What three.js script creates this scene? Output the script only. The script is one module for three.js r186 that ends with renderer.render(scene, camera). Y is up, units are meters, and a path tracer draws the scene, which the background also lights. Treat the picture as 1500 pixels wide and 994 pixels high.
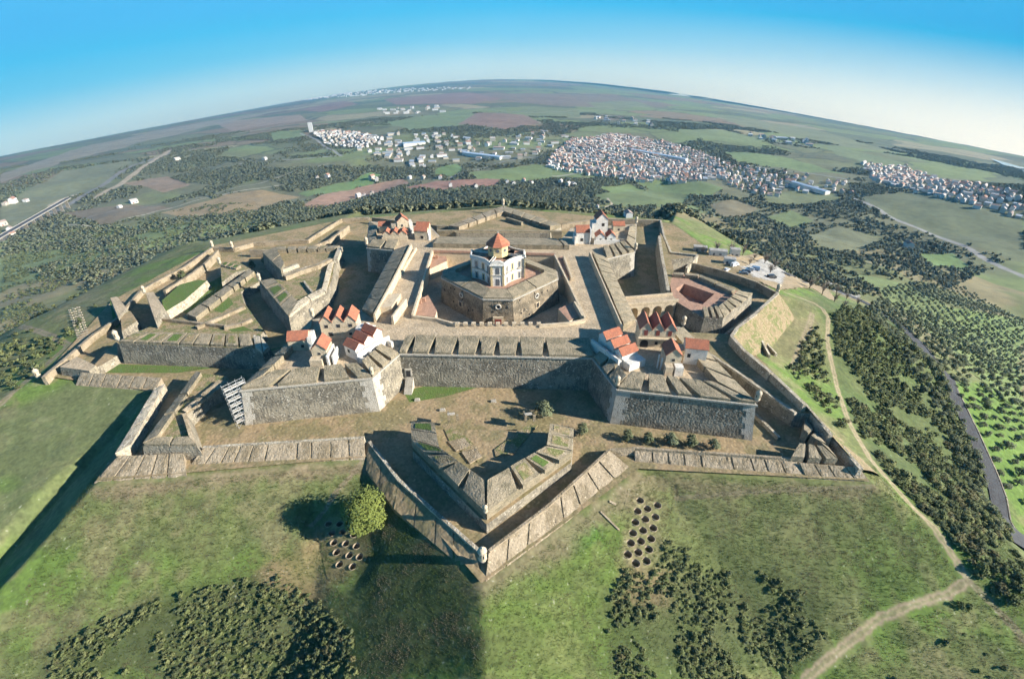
import * as THREE from 'three';
import { mergeGeometries } from 'three/addons/utils/BufferGeometryUtils.js';

// ---------- camera, sky, sun, exposure ----------
const scene = new THREE.Scene();
const camera = new THREE.PerspectiveCamera(69.98, 1500 / 994, 0.5, 30000);
const CAMH = 100, FPX = 710, PITCH = Math.atan((497 - 55) / FPX);
camera.position.set(0, CAMH, 0);
camera.rotation.set(-PITCH, 0, 0);
const renderer = new THREE.WebGLRenderer({ antialias: true });
renderer.toneMapping = THREE.LinearToneMapping;
renderer.toneMappingExposure = 2.3;
renderer.shadowMap.enabled = true;

const SUN = new THREE.Vector3(0.885, 0.415, 0.205).normalize();
const sun = new THREE.DirectionalLight(new THREE.Color(1, 0.935, 0.83), 5);
sun.position.copy(SUN).multiplyScalar(900).add(new THREE.Vector3(0, 0, -190));
sun.target.position.set(0, 0, -190);
sun.castShadow = true;
Object.assign(sun.shadow.camera, { left: -300, right: 300, top: 300, bottom: -300, near: 10, far: 2500 });
sun.shadow.mapSize.set(4096, 4096);
scene.add(sun, sun.target);

const clamp = (v, a = 0, b = 1) => Math.min(b, Math.max(a, v));
const mix = (a, b, t) => a + (b - a) * t;
const sst = (a, b, v) => { const t = clamp((v - a) / (b - a)); return t * t * (3 - 2 * t); };
const mix3 = (a, b, t) => [mix(a[0], b[0], t), mix(a[1], b[1], t), mix(a[2], b[2], t)];

// air only: pale where it meets the land (which falls away towards the sides), blue above, brighter on the sun's side
function airColor(az, elDeg) {
  const el = elDeg * Math.PI / 180, s = Math.sin(az), e = elDeg + 3.9 + 8.6 * s * s;      // degrees above the rim of the land
  let c = mix3([0.29, 0.42, 0.53], [0.30, 0.48, 0.60], sst(-0.6, 1.6, e));
  c = mix3(c, [0.11, 0.40, 0.62], sst(0.8, 4.4, e));
  c = mix3(c, [0.018, 0.335, 0.63], sst(3, 8.5, e));
  c = mix3(c, [0.015, 0.11, 0.28], sst(9, 40, e));
  c = mix3(c, [0.012, 0.055, 0.15], sst(34, 90, e));
  const dx = Math.cos(el) * Math.sin(az), dz = -Math.cos(el) * Math.cos(az), cosg = dx * SUN.x + Math.sin(el) * SUN.y + dz * SUN.z;
  const g = Math.pow(0.5 + 0.5 * cosg, 3.4) * 3.1 * (1 - sst(0.2, 8.5, e)) + Math.pow(clamp(cosg), 24) * 0.4;
  return mix3(c, [0.68, 0.72, 0.74], clamp(g)).map((q) => q * 0.68);
}
{
  const w = 1024, h = 512, data = new Float32Array(w * h * 4);
  for (let j = 0; j < h; j++) for (let i = 0; i < w; i++) {
    const el = ((j + 0.5) / h - 0.5) * 180, th = ((i + 0.5) / w - 0.5) * 2 * Math.PI, c = airColor(Math.atan2(Math.cos(th), -Math.sin(th)), el), k = (j * w + i) * 4;
    data[k] = c[0]; data[k + 1] = c[1]; data[k + 2] = c[2]; data[k + 3] = 1;
  }
  const sky = new THREE.DataTexture(data, w, h, THREE.RGBAFormat, THREE.FloatType);
  sky.mapping = THREE.EquirectangularReflectionMapping; sky.magFilter = THREE.LinearFilter; sky.minFilter = THREE.LinearFilter; sky.needsUpdate = true;
  scene.background = sky; scene.environment = sky;
  // the lowest air, where the land dips under eye level: a ring beyond the rim of the land
  const R = 9600, n = 96, y0 = -2600, y1 = 2000, p = [], uv = [], ix = [], tw = 1024, thh = 512, td = new Uint8Array(tw * thh * 4);
  for (let j = 0; j <= 1; j++) for (let i = 0; i <= n; i++) { const az = -Math.PI + 2 * Math.PI * i / n; p.push(Math.sin(az) * R, CAMH + (j ? y1 : y0), -Math.cos(az) * R); uv.push(i / n, j); }
  for (let i = 0; i < n; i++) { const a = i, b = a + 1, c = a + n + 1, d = c + 1; ix.push(a, b, d, a, d, c); }
  const en = (v) => 255 * (v <= 0.0031308 ? 12.92 * v : 1.055 * Math.pow(v, 1 / 2.4) - 0.055);
  for (let j = 0; j < thh; j++) for (let i = 0; i < tw; i++) { const c = airColor(-Math.PI + 2 * Math.PI * (i + 0.5) / tw, Math.atan(mix(y0, y1, (j + 0.5) / thh) / R) * 180 / Math.PI), k = (j * tw + i) * 4; for (let q = 0; q < 3; q++) td[k + q] = clamp(Math.round(en(clamp((c[q] - [0.037, 0.115, 0.228][q]) / 0.536 / 2))), 0, 255); /* the haze in front adds its own light */ td[k + 3] = 255; }
  const tx = new THREE.DataTexture(td, tw, thh); tx.colorSpace = THREE.SRGBColorSpace; tx.magFilter = THREE.LinearFilter; tx.needsUpdate = true;
  const g = new THREE.BufferGeometry(); g.setAttribute('position', new THREE.Float32BufferAttribute(p, 3)); g.setAttribute('uv', new THREE.Float32BufferAttribute(uv, 2)); g.setIndex(ix); g.computeVertexNormals();
  const low = new THREE.Mesh(g, new THREE.MeshStandardMaterial({ color: 0x000000, roughness: 1, emissive: 0xffffff, emissiveIntensity: 2, emissiveMap: tx, side: THREE.DoubleSide })); low.name = 'sky'; low.userData.kind = 'structure'; scene.add(low);
}
scene.fog = new THREE.FogExp2(new THREE.Color(0.2, 0.58, 1), 0.000065);

// ---------- helpers ----------
let seed = 7;
const rnd = () => { seed = (seed * 1664525 + 1013904223) >>> 0; return seed / 4294967296; };
const rr = (a, b) => a + (b - a) * rnd();
const PERM = new Uint16Array(65536); for (let i = 0; i < 65536; i++) PERM[i] = Math.floor(rnd() * 65536);
const hsh = (x, y) => PERM[(PERM[x & 65535] + y) & 65535] / 65535;
function vn(x, y) {
  const xi = Math.floor(x), yi = Math.floor(y); let fx = x - xi, fy = y - yi; fx = fx * fx * (3 - 2 * fx); fy = fy * fy * (3 - 2 * fy);
  const a = hsh(xi, yi), b = hsh(xi + 1, yi), c = hsh(xi, yi + 1), d = hsh(xi + 1, yi + 1);
  return a + (b - a) * fx + (c - a) * fy + (a - b - c + d) * fx * fy;
}
const fbm = (x, y, o = 4) => { let s = 0, a = 0.5, n = 0; for (let i = 0; i < o; i++) { s += a * vn(x, y); n += a; a *= 0.5; x = x * 2.03 + 17.1; y = y * 2.03 + 5.7; } return s / n; };

const SP = Math.sin(PITCH), CP = Math.cos(PITCH);
const rayDir = (px, py) => { const u = (py - 497) / FPX; return [(px - 750) / FPX, -(SP + u * CP), -(CP - u * SP)]; };
// photo pixel -> point of the place at height h
const W = (px, py, h = 0) => { const d = rayDir(px, py), t = (h - CAMH) / d[1]; return [d[0] * t, d[2] * t]; };
const V = (px, py, h = 0) => { const w = W(px, py, h); return new THREE.Vector3(w[0], h, w[1]); };

const used = {};
function numbered(n) { used[n] = (used[n] ?? -1) + 1; return used[n] ? n + '_' + String(used[n]).padStart(3, '0') : n; }
function tag(o, label, category, group) { o.userData.label = label; o.userData.category = category; if (group) o.userData.group = group; return o; }
function thing(name, label, category, pos = [0, 0, 0], turn = 0, group) {
  const g = new THREE.Group(); g.name = numbered(name); g.position.set(...pos); g.rotation.y = turn; scene.add(g); return tag(g, label, category, group);
}
function obj(name, geo, mat, parent) {
  const m = new THREE.Mesh(geo, mat); m.name = parent ? name : numbered(name); m.castShadow = m.receiveShadow = true; (parent ?? scene).add(m); return m;
}
const struct = (name, geo, mat) => { const m = obj(name, geo, mat); m.userData.kind = 'structure'; return m; };
// triangle collector: flat faces, uv in metres
class Tri {
  constructor() { this.p = []; this.n = []; this.t = []; }
  tri(a, b, c) {
    const ux = b[0] - a[0], uy = b[1] - a[1], uz = b[2] - a[2], vx = c[0] - a[0], vy = c[1] - a[1], vz = c[2] - a[2];
    let nx = uy * vz - uz * vy, ny = uz * vx - ux * vz, nz = ux * vy - uy * vx; const l = Math.hypot(nx, ny, nz); if (l < 1e-9) return this; nx /= l; ny /= l; nz /= l;
    const hl = Math.hypot(nx, nz) || 1, tx = nz / hl, tz = -nx / hl;
    for (const q of [a, b, c]) {
      this.p.push(q[0], q[1], q[2]); this.n.push(nx, ny, nz);
      if (Math.abs(ny) > 0.72) this.t.push(q[0], q[2]); else this.t.push(q[0] * tx + q[2] * tz, q[1]);
    }
    return this;
  }
  quad(a, b, c, d) { return this.tri(a, b, c).tri(a, c, d); }
  // bottom ring and top ring of the same length, both counter-clockwise seen from above
  solid(bot, top, caps = true) {
    const n = bot.length;
    for (let i = 0; i < n; i++) { const j = (i + 1) % n; this.quad(bot[i], bot[j], top[j], top[i]); }
    if (caps) { for (let i = 1; i < n - 1; i++) { this.tri(top[0], top[i], top[i + 1]); this.tri(bot[0], bot[i + 1], bot[i]); } }
    return this;
  }
  box(x0, y0, z0, x1, y1, z1) {
    return this.solid([[x0, y0, z1], [x1, y0, z1], [x1, y0, z0], [x0, y0, z0]], [[x0, y1, z1], [x1, y1, z1], [x1, y1, z0], [x0, y1, z0]]);
  }
  geo() {
    const g = new THREE.BufferGeometry();
    g.setAttribute('position', new THREE.Float32BufferAttribute(this.p, 3)); g.setAttribute('normal', new THREE.Float32BufferAttribute(this.n, 3)); g.setAttribute('uv', new THREE.Float32BufferAttribute(this.t, 2));
    return g;
  }
}
const boxGeo = (x0, y0, z0, x1, y1, z1) => new Tri().box(x0, y0, z0, x1, y1, z1).geo();
// ring orientation: counter-clockwise seen from above (x right, z towards the viewer)
const area2 = (r) => { let s = 0; for (let i = 0; i < r.length; i++) { const a = r[i], b = r[(i + 1) % r.length]; s += a[0] * b[1] - b[0] * a[1]; } return s; };
const ccw = (r) => (area2(r) > 0 ? r.slice().reverse() : r.slice());
function offsetRing(r, d) {           // r counter-clockwise from above; d > 0 outwards
  const n = r.length, out = [];
  for (let i = 0; i < n; i++) {
    const a = r[(i + n - 1) % n], b = r[i], c = r[(i + 1) % n];
    const e1 = norm2([b[0] - a[0], b[1] - a[1]]), e2 = norm2([c[0] - b[0], c[1] - b[1]]);
    const n1 = [-e1[1], e1[0]], n2 = [-e2[1], e2[0]]; let m = [n1[0] + n2[0], n1[1] + n2[1]]; const l = Math.hypot(...m) || 1; m = [m[0] / l, m[1] / l];
    const k = d / Math.max(0.45, m[0] * n1[0] + m[1] * n1[1]); out.push([b[0] + m[0] * k, b[1] + m[1] * k]);
  }
  return out;
}
function norm2(v) { const l = Math.hypot(v[0], v[1]) || 1; return [v[0] / l, v[1] / l]; }
const inPoly = (p, x, z) => { let c = false; for (let i = 0, j = p.length - 1; i < p.length; j = i++) if ((p[i][1] > z) !== (p[j][1] > z) && x < (p[j][0] - p[i][0]) * (z - p[i][1]) / (p[j][1] - p[i][1]) + p[i][0]) c = !c; return c; };
const segDist = (x, z, a, b) => { const dx = b[0] - a[0], dz = b[1] - a[1], t = clamp(((x - a[0]) * dx + (z - a[1]) * dz) / (dx * dx + dz * dz || 1)); return Math.hypot(x - a[0] - dx * t, z - a[1] - dz * t); };
const pxs = (list, h) => list.map(([x, y]) => W(x, y, h));
function flatGeo(ring, y, holes = []) {
  const sh = new THREE.Shape(ring.map((q) => new THREE.Vector2(q[0], -q[1])));
  for (const hh of holes) sh.holes.push(new THREE.Path(hh.map((q) => new THREE.Vector2(q[0], -q[1]))));
  const src = new THREE.ShapeGeometry(sh), P = src.attributes.position, ix = src.index, t = new Tri();
  const yy = typeof y === 'function' ? y : () => y;
  for (let i = 0; i < ix.count; i += 3) {
    const q = [0, 1, 2].map((k) => { const v = ix.getX(i + k), x = P.getX(v), z = -P.getY(v); return [x, yy(x, z), z]; });
    const cr = (q[1][2] - q[0][2]) * (q[2][0] - q[0][0]) - (q[1][0] - q[0][0]) * (q[2][2] - q[0][2]);
    if (cr > 0) t.tri(q[0], q[1], q[2]); else t.tri(q[0], q[2], q[1]);
  }
  return t.geo();
}

// ---------- materials ----------
function tex(n, fn, rep = 1) {           // n x n texels, fn(u, v) -> linear rgb; wraps because the noise is periodic-free but blended at the seam
  const d = new Uint8Array(n * n * 4);
  const en = (v) => Math.round(255 * (v <= 0.0031308 ? 12.92 * v : 1.055 * Math.pow(Math.max(v, 0), 1 / 2.4) - 0.055));
  for (let j = 0; j < n; j++) for (let i = 0; i < n; i++) {
    const c = fn(i / n, j / n); const k = (j * n + i) * 4; d[k] = clamp(en(c[0]), 0, 255); d[k + 1] = clamp(en(c[1]), 0, 255); d[k + 2] = clamp(en(c[2]), 0, 255); d[k + 3] = 255;
  }
  const t = new THREE.DataTexture(d, n, n); t.colorSpace = THREE.SRGBColorSpace; t.wrapS = t.wrapT = THREE.RepeatWrapping; t.magFilter = THREE.LinearFilter; t.minFilter = THREE.LinearMipmapLinearFilter; t.generateMipmaps = true; t.repeat.set(rep, rep); t.needsUpdate = true; return t;
}
// tileable fbm: cross-blend of four shifted samples
const tfbm = (u, v, f, o, s = 0) => { const a = fbm(u * f + s, v * f + s, o), b = fbm((u - 1) * f + s, v * f + s, o), c = fbm(u * f + s, (v - 1) * f + s, o), d = fbm((u - 1) * f + s, (v - 1) * f + s, o); const x = sst(0, 1, u), y = sst(0, 1, v); return (mix(mix(a, b, x), mix(c, d, x), y) - 0.5) / Math.sqrt((x * x + (1 - x) * (1 - x)) * (y * y + (1 - y) * (1 - y))) + 0.5; };
function stone(base, stain, pale, rep, kStain = 0.5, kPale = 0.68, s = 0, streak = 0) {
  const map = tex(512, (u, v) => {
    const a = tfbm(u, v, 9, 5, s), b = tfbm(u, v, 34, 3, s + 40), c = tfbm(u, v, 90, 2, s + 90), st = streak ? tfbm(u, v * 0.12, 60, 2, s + 7) : 0.5;
    let col = mix3(base, stain, sst(kStain - 0.12, kStain + 0.12, a * 0.7 + b * 0.3 + (st - 0.5) * streak));
    col = mix3(col, pale, sst(kPale, kPale + 0.1, b * 0.6 + c * 0.4) * 0.85);
    const g = 0.72 + 0.56 * c; return col.map((q) => q * g);
  }, rep);
  const bump = tex(256, (u, v) => { const q = tfbm(u, v, 60, 3, s + 3); return [q, q, q]; }, rep); bump.colorSpace = THREE.NoColorSpace;
  return new THREE.MeshStandardMaterial({ map, bumpMap: bump, bumpScale: 0.25, roughness: 0.95 });
}
const M = {
  dark: stone([0.285, 0.25, 0.185], [0.15, 0.132, 0.10], [0.44, 0.395, 0.315], 1 / 26, 0.5, 0.62, 0, 0.3),
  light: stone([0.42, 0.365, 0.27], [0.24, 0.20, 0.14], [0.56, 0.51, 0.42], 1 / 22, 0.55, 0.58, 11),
  keep: stone([0.25, 0.20, 0.135], [0.12, 0.10, 0.07], [0.42, 0.36, 0.27], 1 / 20, 0.52, 0.64, 23),
  quoin: stone([0.46, 0.42, 0.35], [0.32, 0.28, 0.22], [0.6, 0.56, 0.5], 1 / 9, 0.6, 0.6, 31),
  merlon: stone([0.31, 0.255, 0.17], [0.20, 0.17, 0.11], [0.44, 0.375, 0.28], 1 / 17, 0.5, 0.66, 43),
  terre: stone([0.46, 0.36, 0.24], [0.36, 0.285, 0.19], [0.53, 0.44, 0.32], 1 / 31, 0.52, 0.66, 57),
  moat: stone([0.31, 0.228, 0.128], [0.21, 0.175, 0.085], [0.38, 0.29, 0.17], 1 / 47, 0.5, 0.7, 61),
  grass: stone([0.15, 0.16, 0.055], [0.27, 0.205, 0.115], [0.36, 0.29, 0.18], 1 / 19, 0.49, 0.6, 71),
  green: stone([0.09, 0.145, 0.028], [0.12, 0.13, 0.045], [0.11, 0.18, 0.03], 1 / 15, 0.62, 0.62, 77),
  tan: stone([0.34, 0.275, 0.19], [0.22, 0.175, 0.11], [0.44, 0.37, 0.27], 1 / 21, 0.52, 0.66, 83),
  white: stone([0.74, 0.70, 0.63], [0.58, 0.54, 0.46], [0.80, 0.77, 0.72], 1 / 8, 0.64, 0.7, 91),
  cream: stone([0.60, 0.49, 0.34], [0.46, 0.37, 0.25], [0.68, 0.60, 0.46], 1 / 9, 0.6, 0.68, 97),
  yellow: stone([0.64, 0.50, 0.26], [0.54, 0.42, 0.22], [0.68, 0.56, 0.34], 1 / 7, 0.6, 0.7, 103),
  roof: stone([0.43, 0.155, 0.085], [0.32, 0.125, 0.075], [0.52, 0.27, 0.17], 1 / 6, 0.56, 0.66, 109),
  pink: stone([0.42, 0.25, 0.17], [0.33, 0.2, 0.14], [0.5, 0.34, 0.25], 1 / 11, 0.55, 0.66, 113),
  void: new THREE.MeshStandardMaterial({ color: new THREE.Color(0.03, 0.027, 0.025), roughness: 0.9 }),
  glass: new THREE.MeshStandardMaterial({ color: new THREE.Color(0.13, 0.14, 0.15), roughness: 0.2 }),
  redDoor: new THREE.MeshStandardMaterial({ color: new THREE.Color(0.22, 0.05, 0.03), roughness: 0.7 }),
  metal: new THREE.MeshStandardMaterial({ color: new THREE.Color(0.55, 0.55, 0.54), roughness: 0.45, metalness: 0.6 }),
  asphalt: stone([0.075, 0.077, 0.08], [0.06, 0.06, 0.064], [0.1, 0.1, 0.1], 1 / 13, 0.5, 0.66, 127),
  dirt: stone([0.34, 0.26, 0.16], [0.26, 0.205, 0.12], [0.38, 0.30, 0.2], 1 / 17, 0.52, 0.66, 131),
  gravel: stone([0.42, 0.40, 0.37], [0.3, 0.28, 0.25], [0.56, 0.54, 0.5], 1 / 14, 0.5, 0.6, 137),
};
for (const k in M) if (M[k].map) M[k].name = k;
// ---------- terrain ----------
// glacis: convex pieces whose sides fall away; the hill under them sinks to the plain
const SAL = [
  [[[545, 668], [705, 858], [938, 690], [740, 560]], [0.47, 0.34, 1, 1]],
  [[[140, 708], [545, 673], [500, 480], [225, 560]], [0.42, 1, 1, 0.6]],
  [[[930, 683], [1278, 708], [1075, 480], [850, 500]], [0.42, 0.40, 1, 1]],
  [[[60, 552], [235, 578], [450, 470], [500, 322], [315, 358], [165, 440]], [0.16, 1, 1, 0.22, 0.22, 0.22]],
  [[[1075, 485], [1145, 432], [1060, 375], [985, 325], [900, 420]], [0.36, 0.3, 0.3, 1, 1]],
  [[[225, 575], [545, 668], [930, 683], [1100, 600], [985, 325], [735, 305], [500, 322]], [1, 1, 1, 1, 1, 1, 1]],
  [[[500, 322], [735, 300], [975, 322], [930, 420], [540, 420]], [0.25, 0.35, 1, 1, 1]],
].map(([pts, sl]) => {
  const P = pxs(pts, -0.8), c = [P.reduce((s, q) => s + q[0], 0) / P.length, P.reduce((s, q) => s + q[1], 0) / P.length];
  return P.map((a, i) => { const b = P[(i + 1) % P.length], e = norm2([b[0] - a[0], b[1] - a[1]]); let n = [e[1], -e[0]]; if ((c[0] - a[0]) * n[0] + (c[1] - a[1]) * n[1] > 0) n = [-n[0], -n[1]]; return [n[0], n[1], n[0] * a[0] + n[1] * a[1], sl[i]]; });
});
const DIG = [];
function T(x, z) {
  let y = land(x, z);
  for (const d of DIG) { if (x < d.b[0] || x > d.b[1] || z < d.b[2] || z > d.b[3]) continue; const q = polyDist(d.p, x, z), ins = inPoly(d.p, x, z), pl = d.top(x, z); y = ins ? pl - 1.5 * sst(0.2, 1.8, q) : mix(pl, y, sst(0, 4, q)); }
  return y;
}
function land(x, z) {
  const ex = x - 5, ez = (z + 205) * (z > -205 ? 1.45 : 1), d = Math.max(0, Math.hypot(ex, ez) - 120);
  const far = Math.hypot(x, z + 190);
  let h = -200 + 191 * Math.exp(-Math.pow(d / 350, 1.3));
  h += (fbm(x / 160 + 9, z / 160 + 3, 3) - 0.5) * 26 * sst(60, 500, d) * (1 - 0.55 * sst(900, 2200, far));
  h -= Math.max(0, far - 1800) * 0.0417 * sst(1500, 2600, far) + 0.184 * (Math.hypot(x, 3500) - 3500);
  if (z > 1500) h += 1050 * sst(3500, 9000, z) * (0.6 + 0.8 * fbm(x / 1500, z / 1500, 4));      // added high ground behind the viewer, unseen, lifting the top of the haze
  // the low hill with the old town on the right
  h += 55 * Math.exp(-(Math.pow((x - 1180) / 330, 2) + Math.pow((z + 1000) / 260, 2)));
  let g = -1e9;
  for (const e of SAL) { let m = 1e9; for (const q of e) { const d = q[0] * x + q[1] * z - q[2]; m = Math.min(m, -0.8 - q[3] * d - (d > 30 ? 0.006 * (d - 30) * (d - 30) : 0)); } if (m > g) g = m; }
  const gl = Math.min(g, -0.8);
  const k = 3; // soft join of glacis and hill
  const hh = h > gl + k ? h : h < gl - k ? gl : gl + (h - gl + k) * (h - gl + k) / (4 * k);
  const inside = g > 0.5 ? 1 : 0;
  return (far > 900 ? hh : Math.min(-0.8, hh)) + (inside ? 0 : (fbm(x / 7, z / 7, 3) - 0.5) * 0.7 * sst(-1.2, -4, hh));
}
const proj = (x, y, z) => { const dy = y - CAMH, fw = -SP * dy - CP * z, up = CP * dy - SP * z; return fw <= 1 ? null : [750 + FPX * x / fw, 497 - FPX * up / fw, fw]; };
// photo pixel -> ground
function G(px, py) {
  const d = rayDir(px, py); let t = 60, pt = 60;
  for (let i = 0; i < 6000; i++) {
    const y = CAMH + d[1] * t; if (y < T(d[0] * t, d[2] * t)) { let a = pt, b = t; for (let k = 0; k < 22; k++) { const m = (a + b) / 2; if (CAMH + d[1] * m < T(d[0] * m, d[2] * m)) b = m; else a = m; } t = b; break; }
    pt = t; t += Math.max(0.4, t * 0.006); if (t > 9000) break;
  }
  return [d[0] * t, d[2] * t];
}
const GL = (l) => l.map(([x, y]) => G(x, y));
const bbox = (p, m = 0) => { let a = 1e9, b = -1e9, c = 1e9, d = -1e9; for (const q of p) { a = Math.min(a, q[0]); b = Math.max(b, q[0]); c = Math.min(c, q[1]); d = Math.max(d, q[1]); } return [a - m, b + m, c - m, d + m]; };
const area = (px, col, k = 1, edge = 3) => { const p = GL(px); return { p, col, k, edge, b: bbox(p, edge) }; };
const line = (px, w, col) => { const p = GL(px); return { p, w, col, b: bbox(p, w + 1) }; };
const polyDist = (p, x, z) => { let m = 1e9; for (let i = 0; i < p.length; i++) m = Math.min(m, segDist(x, z, p[i], p[(i + 1) % p.length])); return m; };

// pits: where they are sunk, the slope is dug out and an apron of earth with round holes closes it again
const hullOf = (C) => { const P = C.slice().sort((a, b) => a[0] - b[0] || a[1] - b[1]), cr = (o, a, b) => (a[0] - o[0]) * (b[1] - o[1]) - (a[1] - o[1]) * (b[0] - o[0]), L = [], U = []; for (const p of P) { while (L.length > 1 && cr(L[L.length - 2], L[L.length - 1], p) <= 0) L.pop(); L.push(p); } for (const p of P.reverse()) { while (U.length > 1 && cr(U[U.length - 2], U[U.length - 1], p) <= 0) U.pop(); U.push(p); } return ccw(L.slice(0, -1).concat(U.slice(0, -1))); };
const PITS = [
  [[[1287, 172], [1333, 180], [1373, 180], [1302, 213], [1345, 218], [1388, 222], [1310, 256], [1357, 260], [1398, 264], [1322, 297], [1370, 302], [1410, 305], [1332, 340], [1383, 345]].map(([x, y]) => [x * 0.3733, 700 + y * 0.3733]), 0.85, 'round stone-rimmed pit in the cluster below the broad green tree', 'pits below the broad green tree'],
  [[[138, 491], [125, 547], [113, 606], [100, 664], [88, 719], [72, 780], [115, 828], [178, 534], [166, 591], [154, 650], [142, 709], [128, 769], [172, 816], [232, 515], [221, 578], [209, 637], [197, 695], [185, 753]].map(([x, y]) => [900 + x * 0.2716, 600 + y * 0.2716]), 0.95, 'round dark pit in the cluster beside the right glacis ramp', 'pits beside the right glacis ramp'],
].map(([spots, s, label, group]) => {
  const C = GL(spots), n = C.length; let sx = 0, sz = 0, sy = 0; for (const c of C) { sx += c[0] / n; sz += c[1] / n; sy += T(...c) / n; }
  let xx = 0, xz = 0, zz = 0, xy = 0, zy = 0; for (const c of C) { const a = c[0] - sx, b = c[1] - sz, h = T(...c) - sy; xx += a * a; xz += a * b; zz += b * b; xy += a * h; zy += b * h; }
  const D = xx * zz - xz * xz, gx = (xy * zz - zy * xz) / D, gz = (zy * xx - xy * xz) / D;
  return { C, s, label, group, top: (x, z) => sy + gx * (x - sx) + gz * (z - sz), ring: offsetRing(hullOf(C), 3.2) };
});
for (const f of PITS) DIG.push({ p: f.ring, b: bbox(f.ring, 5), top: f.top });
const cGr = [0.15, 0.172, 0.058], cBright = [0.125, 0.195, 0.036], cDry = [0.24, 0.205, 0.105], cDark = [0.08, 0.1, 0.035], cSoil = [0.25, 0.165, 0.09];
// ground cover seen in the photograph, near the fort; the dark wedge also holds painted shade
const NEAR_AREAS = [
  area([[100, 560], [222, 560], [225, 585], [140, 700], [0, 840], [0, 620]], [0.12, 0.145, 0.06], 0.6, 8),
  area([[525, 700], [700, 858], [700, 994], [525, 994], [520, 800]], [0.055, 0.075, 0.022], 0.9, 4),  // wedge left of the salient: darker grass, grazing shade put into its colour
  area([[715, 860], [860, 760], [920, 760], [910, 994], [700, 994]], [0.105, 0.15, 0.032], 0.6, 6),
  area([[820, 780], [880, 775], [880, 800], [830, 815]], [0.07, 0.19, 0.018], 0.8, 3),
  area([[240, 880], [400, 840], [490, 900], [520, 994], [60, 994], [90, 940]], [0.07, 0.085, 0.03], 0.85, 5),
  area([[375, 845], [480, 780], [520, 830], [470, 880], [420, 885]], [0.27, 0.18, 0.10], 0.6, 5),
  area([[905, 870], [1100, 820], [1230, 900], [1200, 994], [880, 994]], [0.07, 0.09, 0.03], 0.8, 6),
  area([[474, 760], [530, 762], [534, 834], [490, 834]], [0.24, 0.185, 0.105], 0.3, 3), area([[925, 728], [972, 730], [965, 800], [945, 835], [912, 822]], [0.25, 0.195, 0.115], 0.4, 3),
  area([[910, 835], [990, 830], [980, 880], [915, 885]], [0.24, 0.17, 0.095], 0.6, 4),
  area([[1150, 470], [1210, 455], [1240, 600], [1290, 690], [1480, 860], [1500, 700], [1420, 600], [1300, 460], [1240, 440]], [0.075, 0.105, 0.032], 0.75, 6),
  area([[1100, 450], [1190, 440], [1200, 480], [1160, 540], [1080, 500]], [0.20, 0.165, 0.09], 0.55, 8),
  area([[130, 712], [535, 676], [535, 690], [140, 722]], [0.26, 0.19, 0.12], 0.7, 3),
  area([[690, 862], [930, 700], [960, 720], [860, 790], [715, 880]], [0.23, 0.18, 0.11], 0.75, 5),
  area([[925, 690], [1285, 712], [1285, 720], [925, 706]], [0.22, 0.17, 0.10], 0.7, 2),
  area([[960, 715], [1270, 720], [1400, 850], [1240, 900], [1000, 830]], [0.10, 0.125, 0.04], 0.5, 8),
  area([[100, 430], [165, 440], [160, 480], [95, 500]], [0.2, 0.17, 0.1], 0.4, 4),
  area([[1430, 560], [1500, 560], [1500, 760], [1460, 700], [1380, 560]], [0.115, 0.2, 0.03], 0.85, 4),
];
const PATHS = [
  line([[1180, 994], [1215, 965], [1290, 905], [1340, 885], [1390, 870], [1418, 850], [1400, 820], [1330, 735], [1275, 672], [1245, 620], [1225, 560], [1212, 500], [1214, 465], [1195, 445], [1150, 428]], 0.85, [0.34, 0.27, 0.17]),
  line([[1418, 850], [1450, 880], [1500, 935]], 0.8, [0.22, 0.19, 0.11]),
  line([[0, 592], [60, 540], [100, 505], [70, 490], [30, 478]], 1.2, [0.28, 0.22, 0.14]),
  line([[1160, 540], [1185, 480], [1190, 460]], 1.2, [0.26, 0.21, 0.13]),
  line([[455, 770], [520, 690], [533, 672]], 0.6, [0.24, 0.19, 0.12]),
  line([[990, 730], [1100, 720], [1280, 712]], 0.5, [0.2, 0.17, 0.1]),
];
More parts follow.
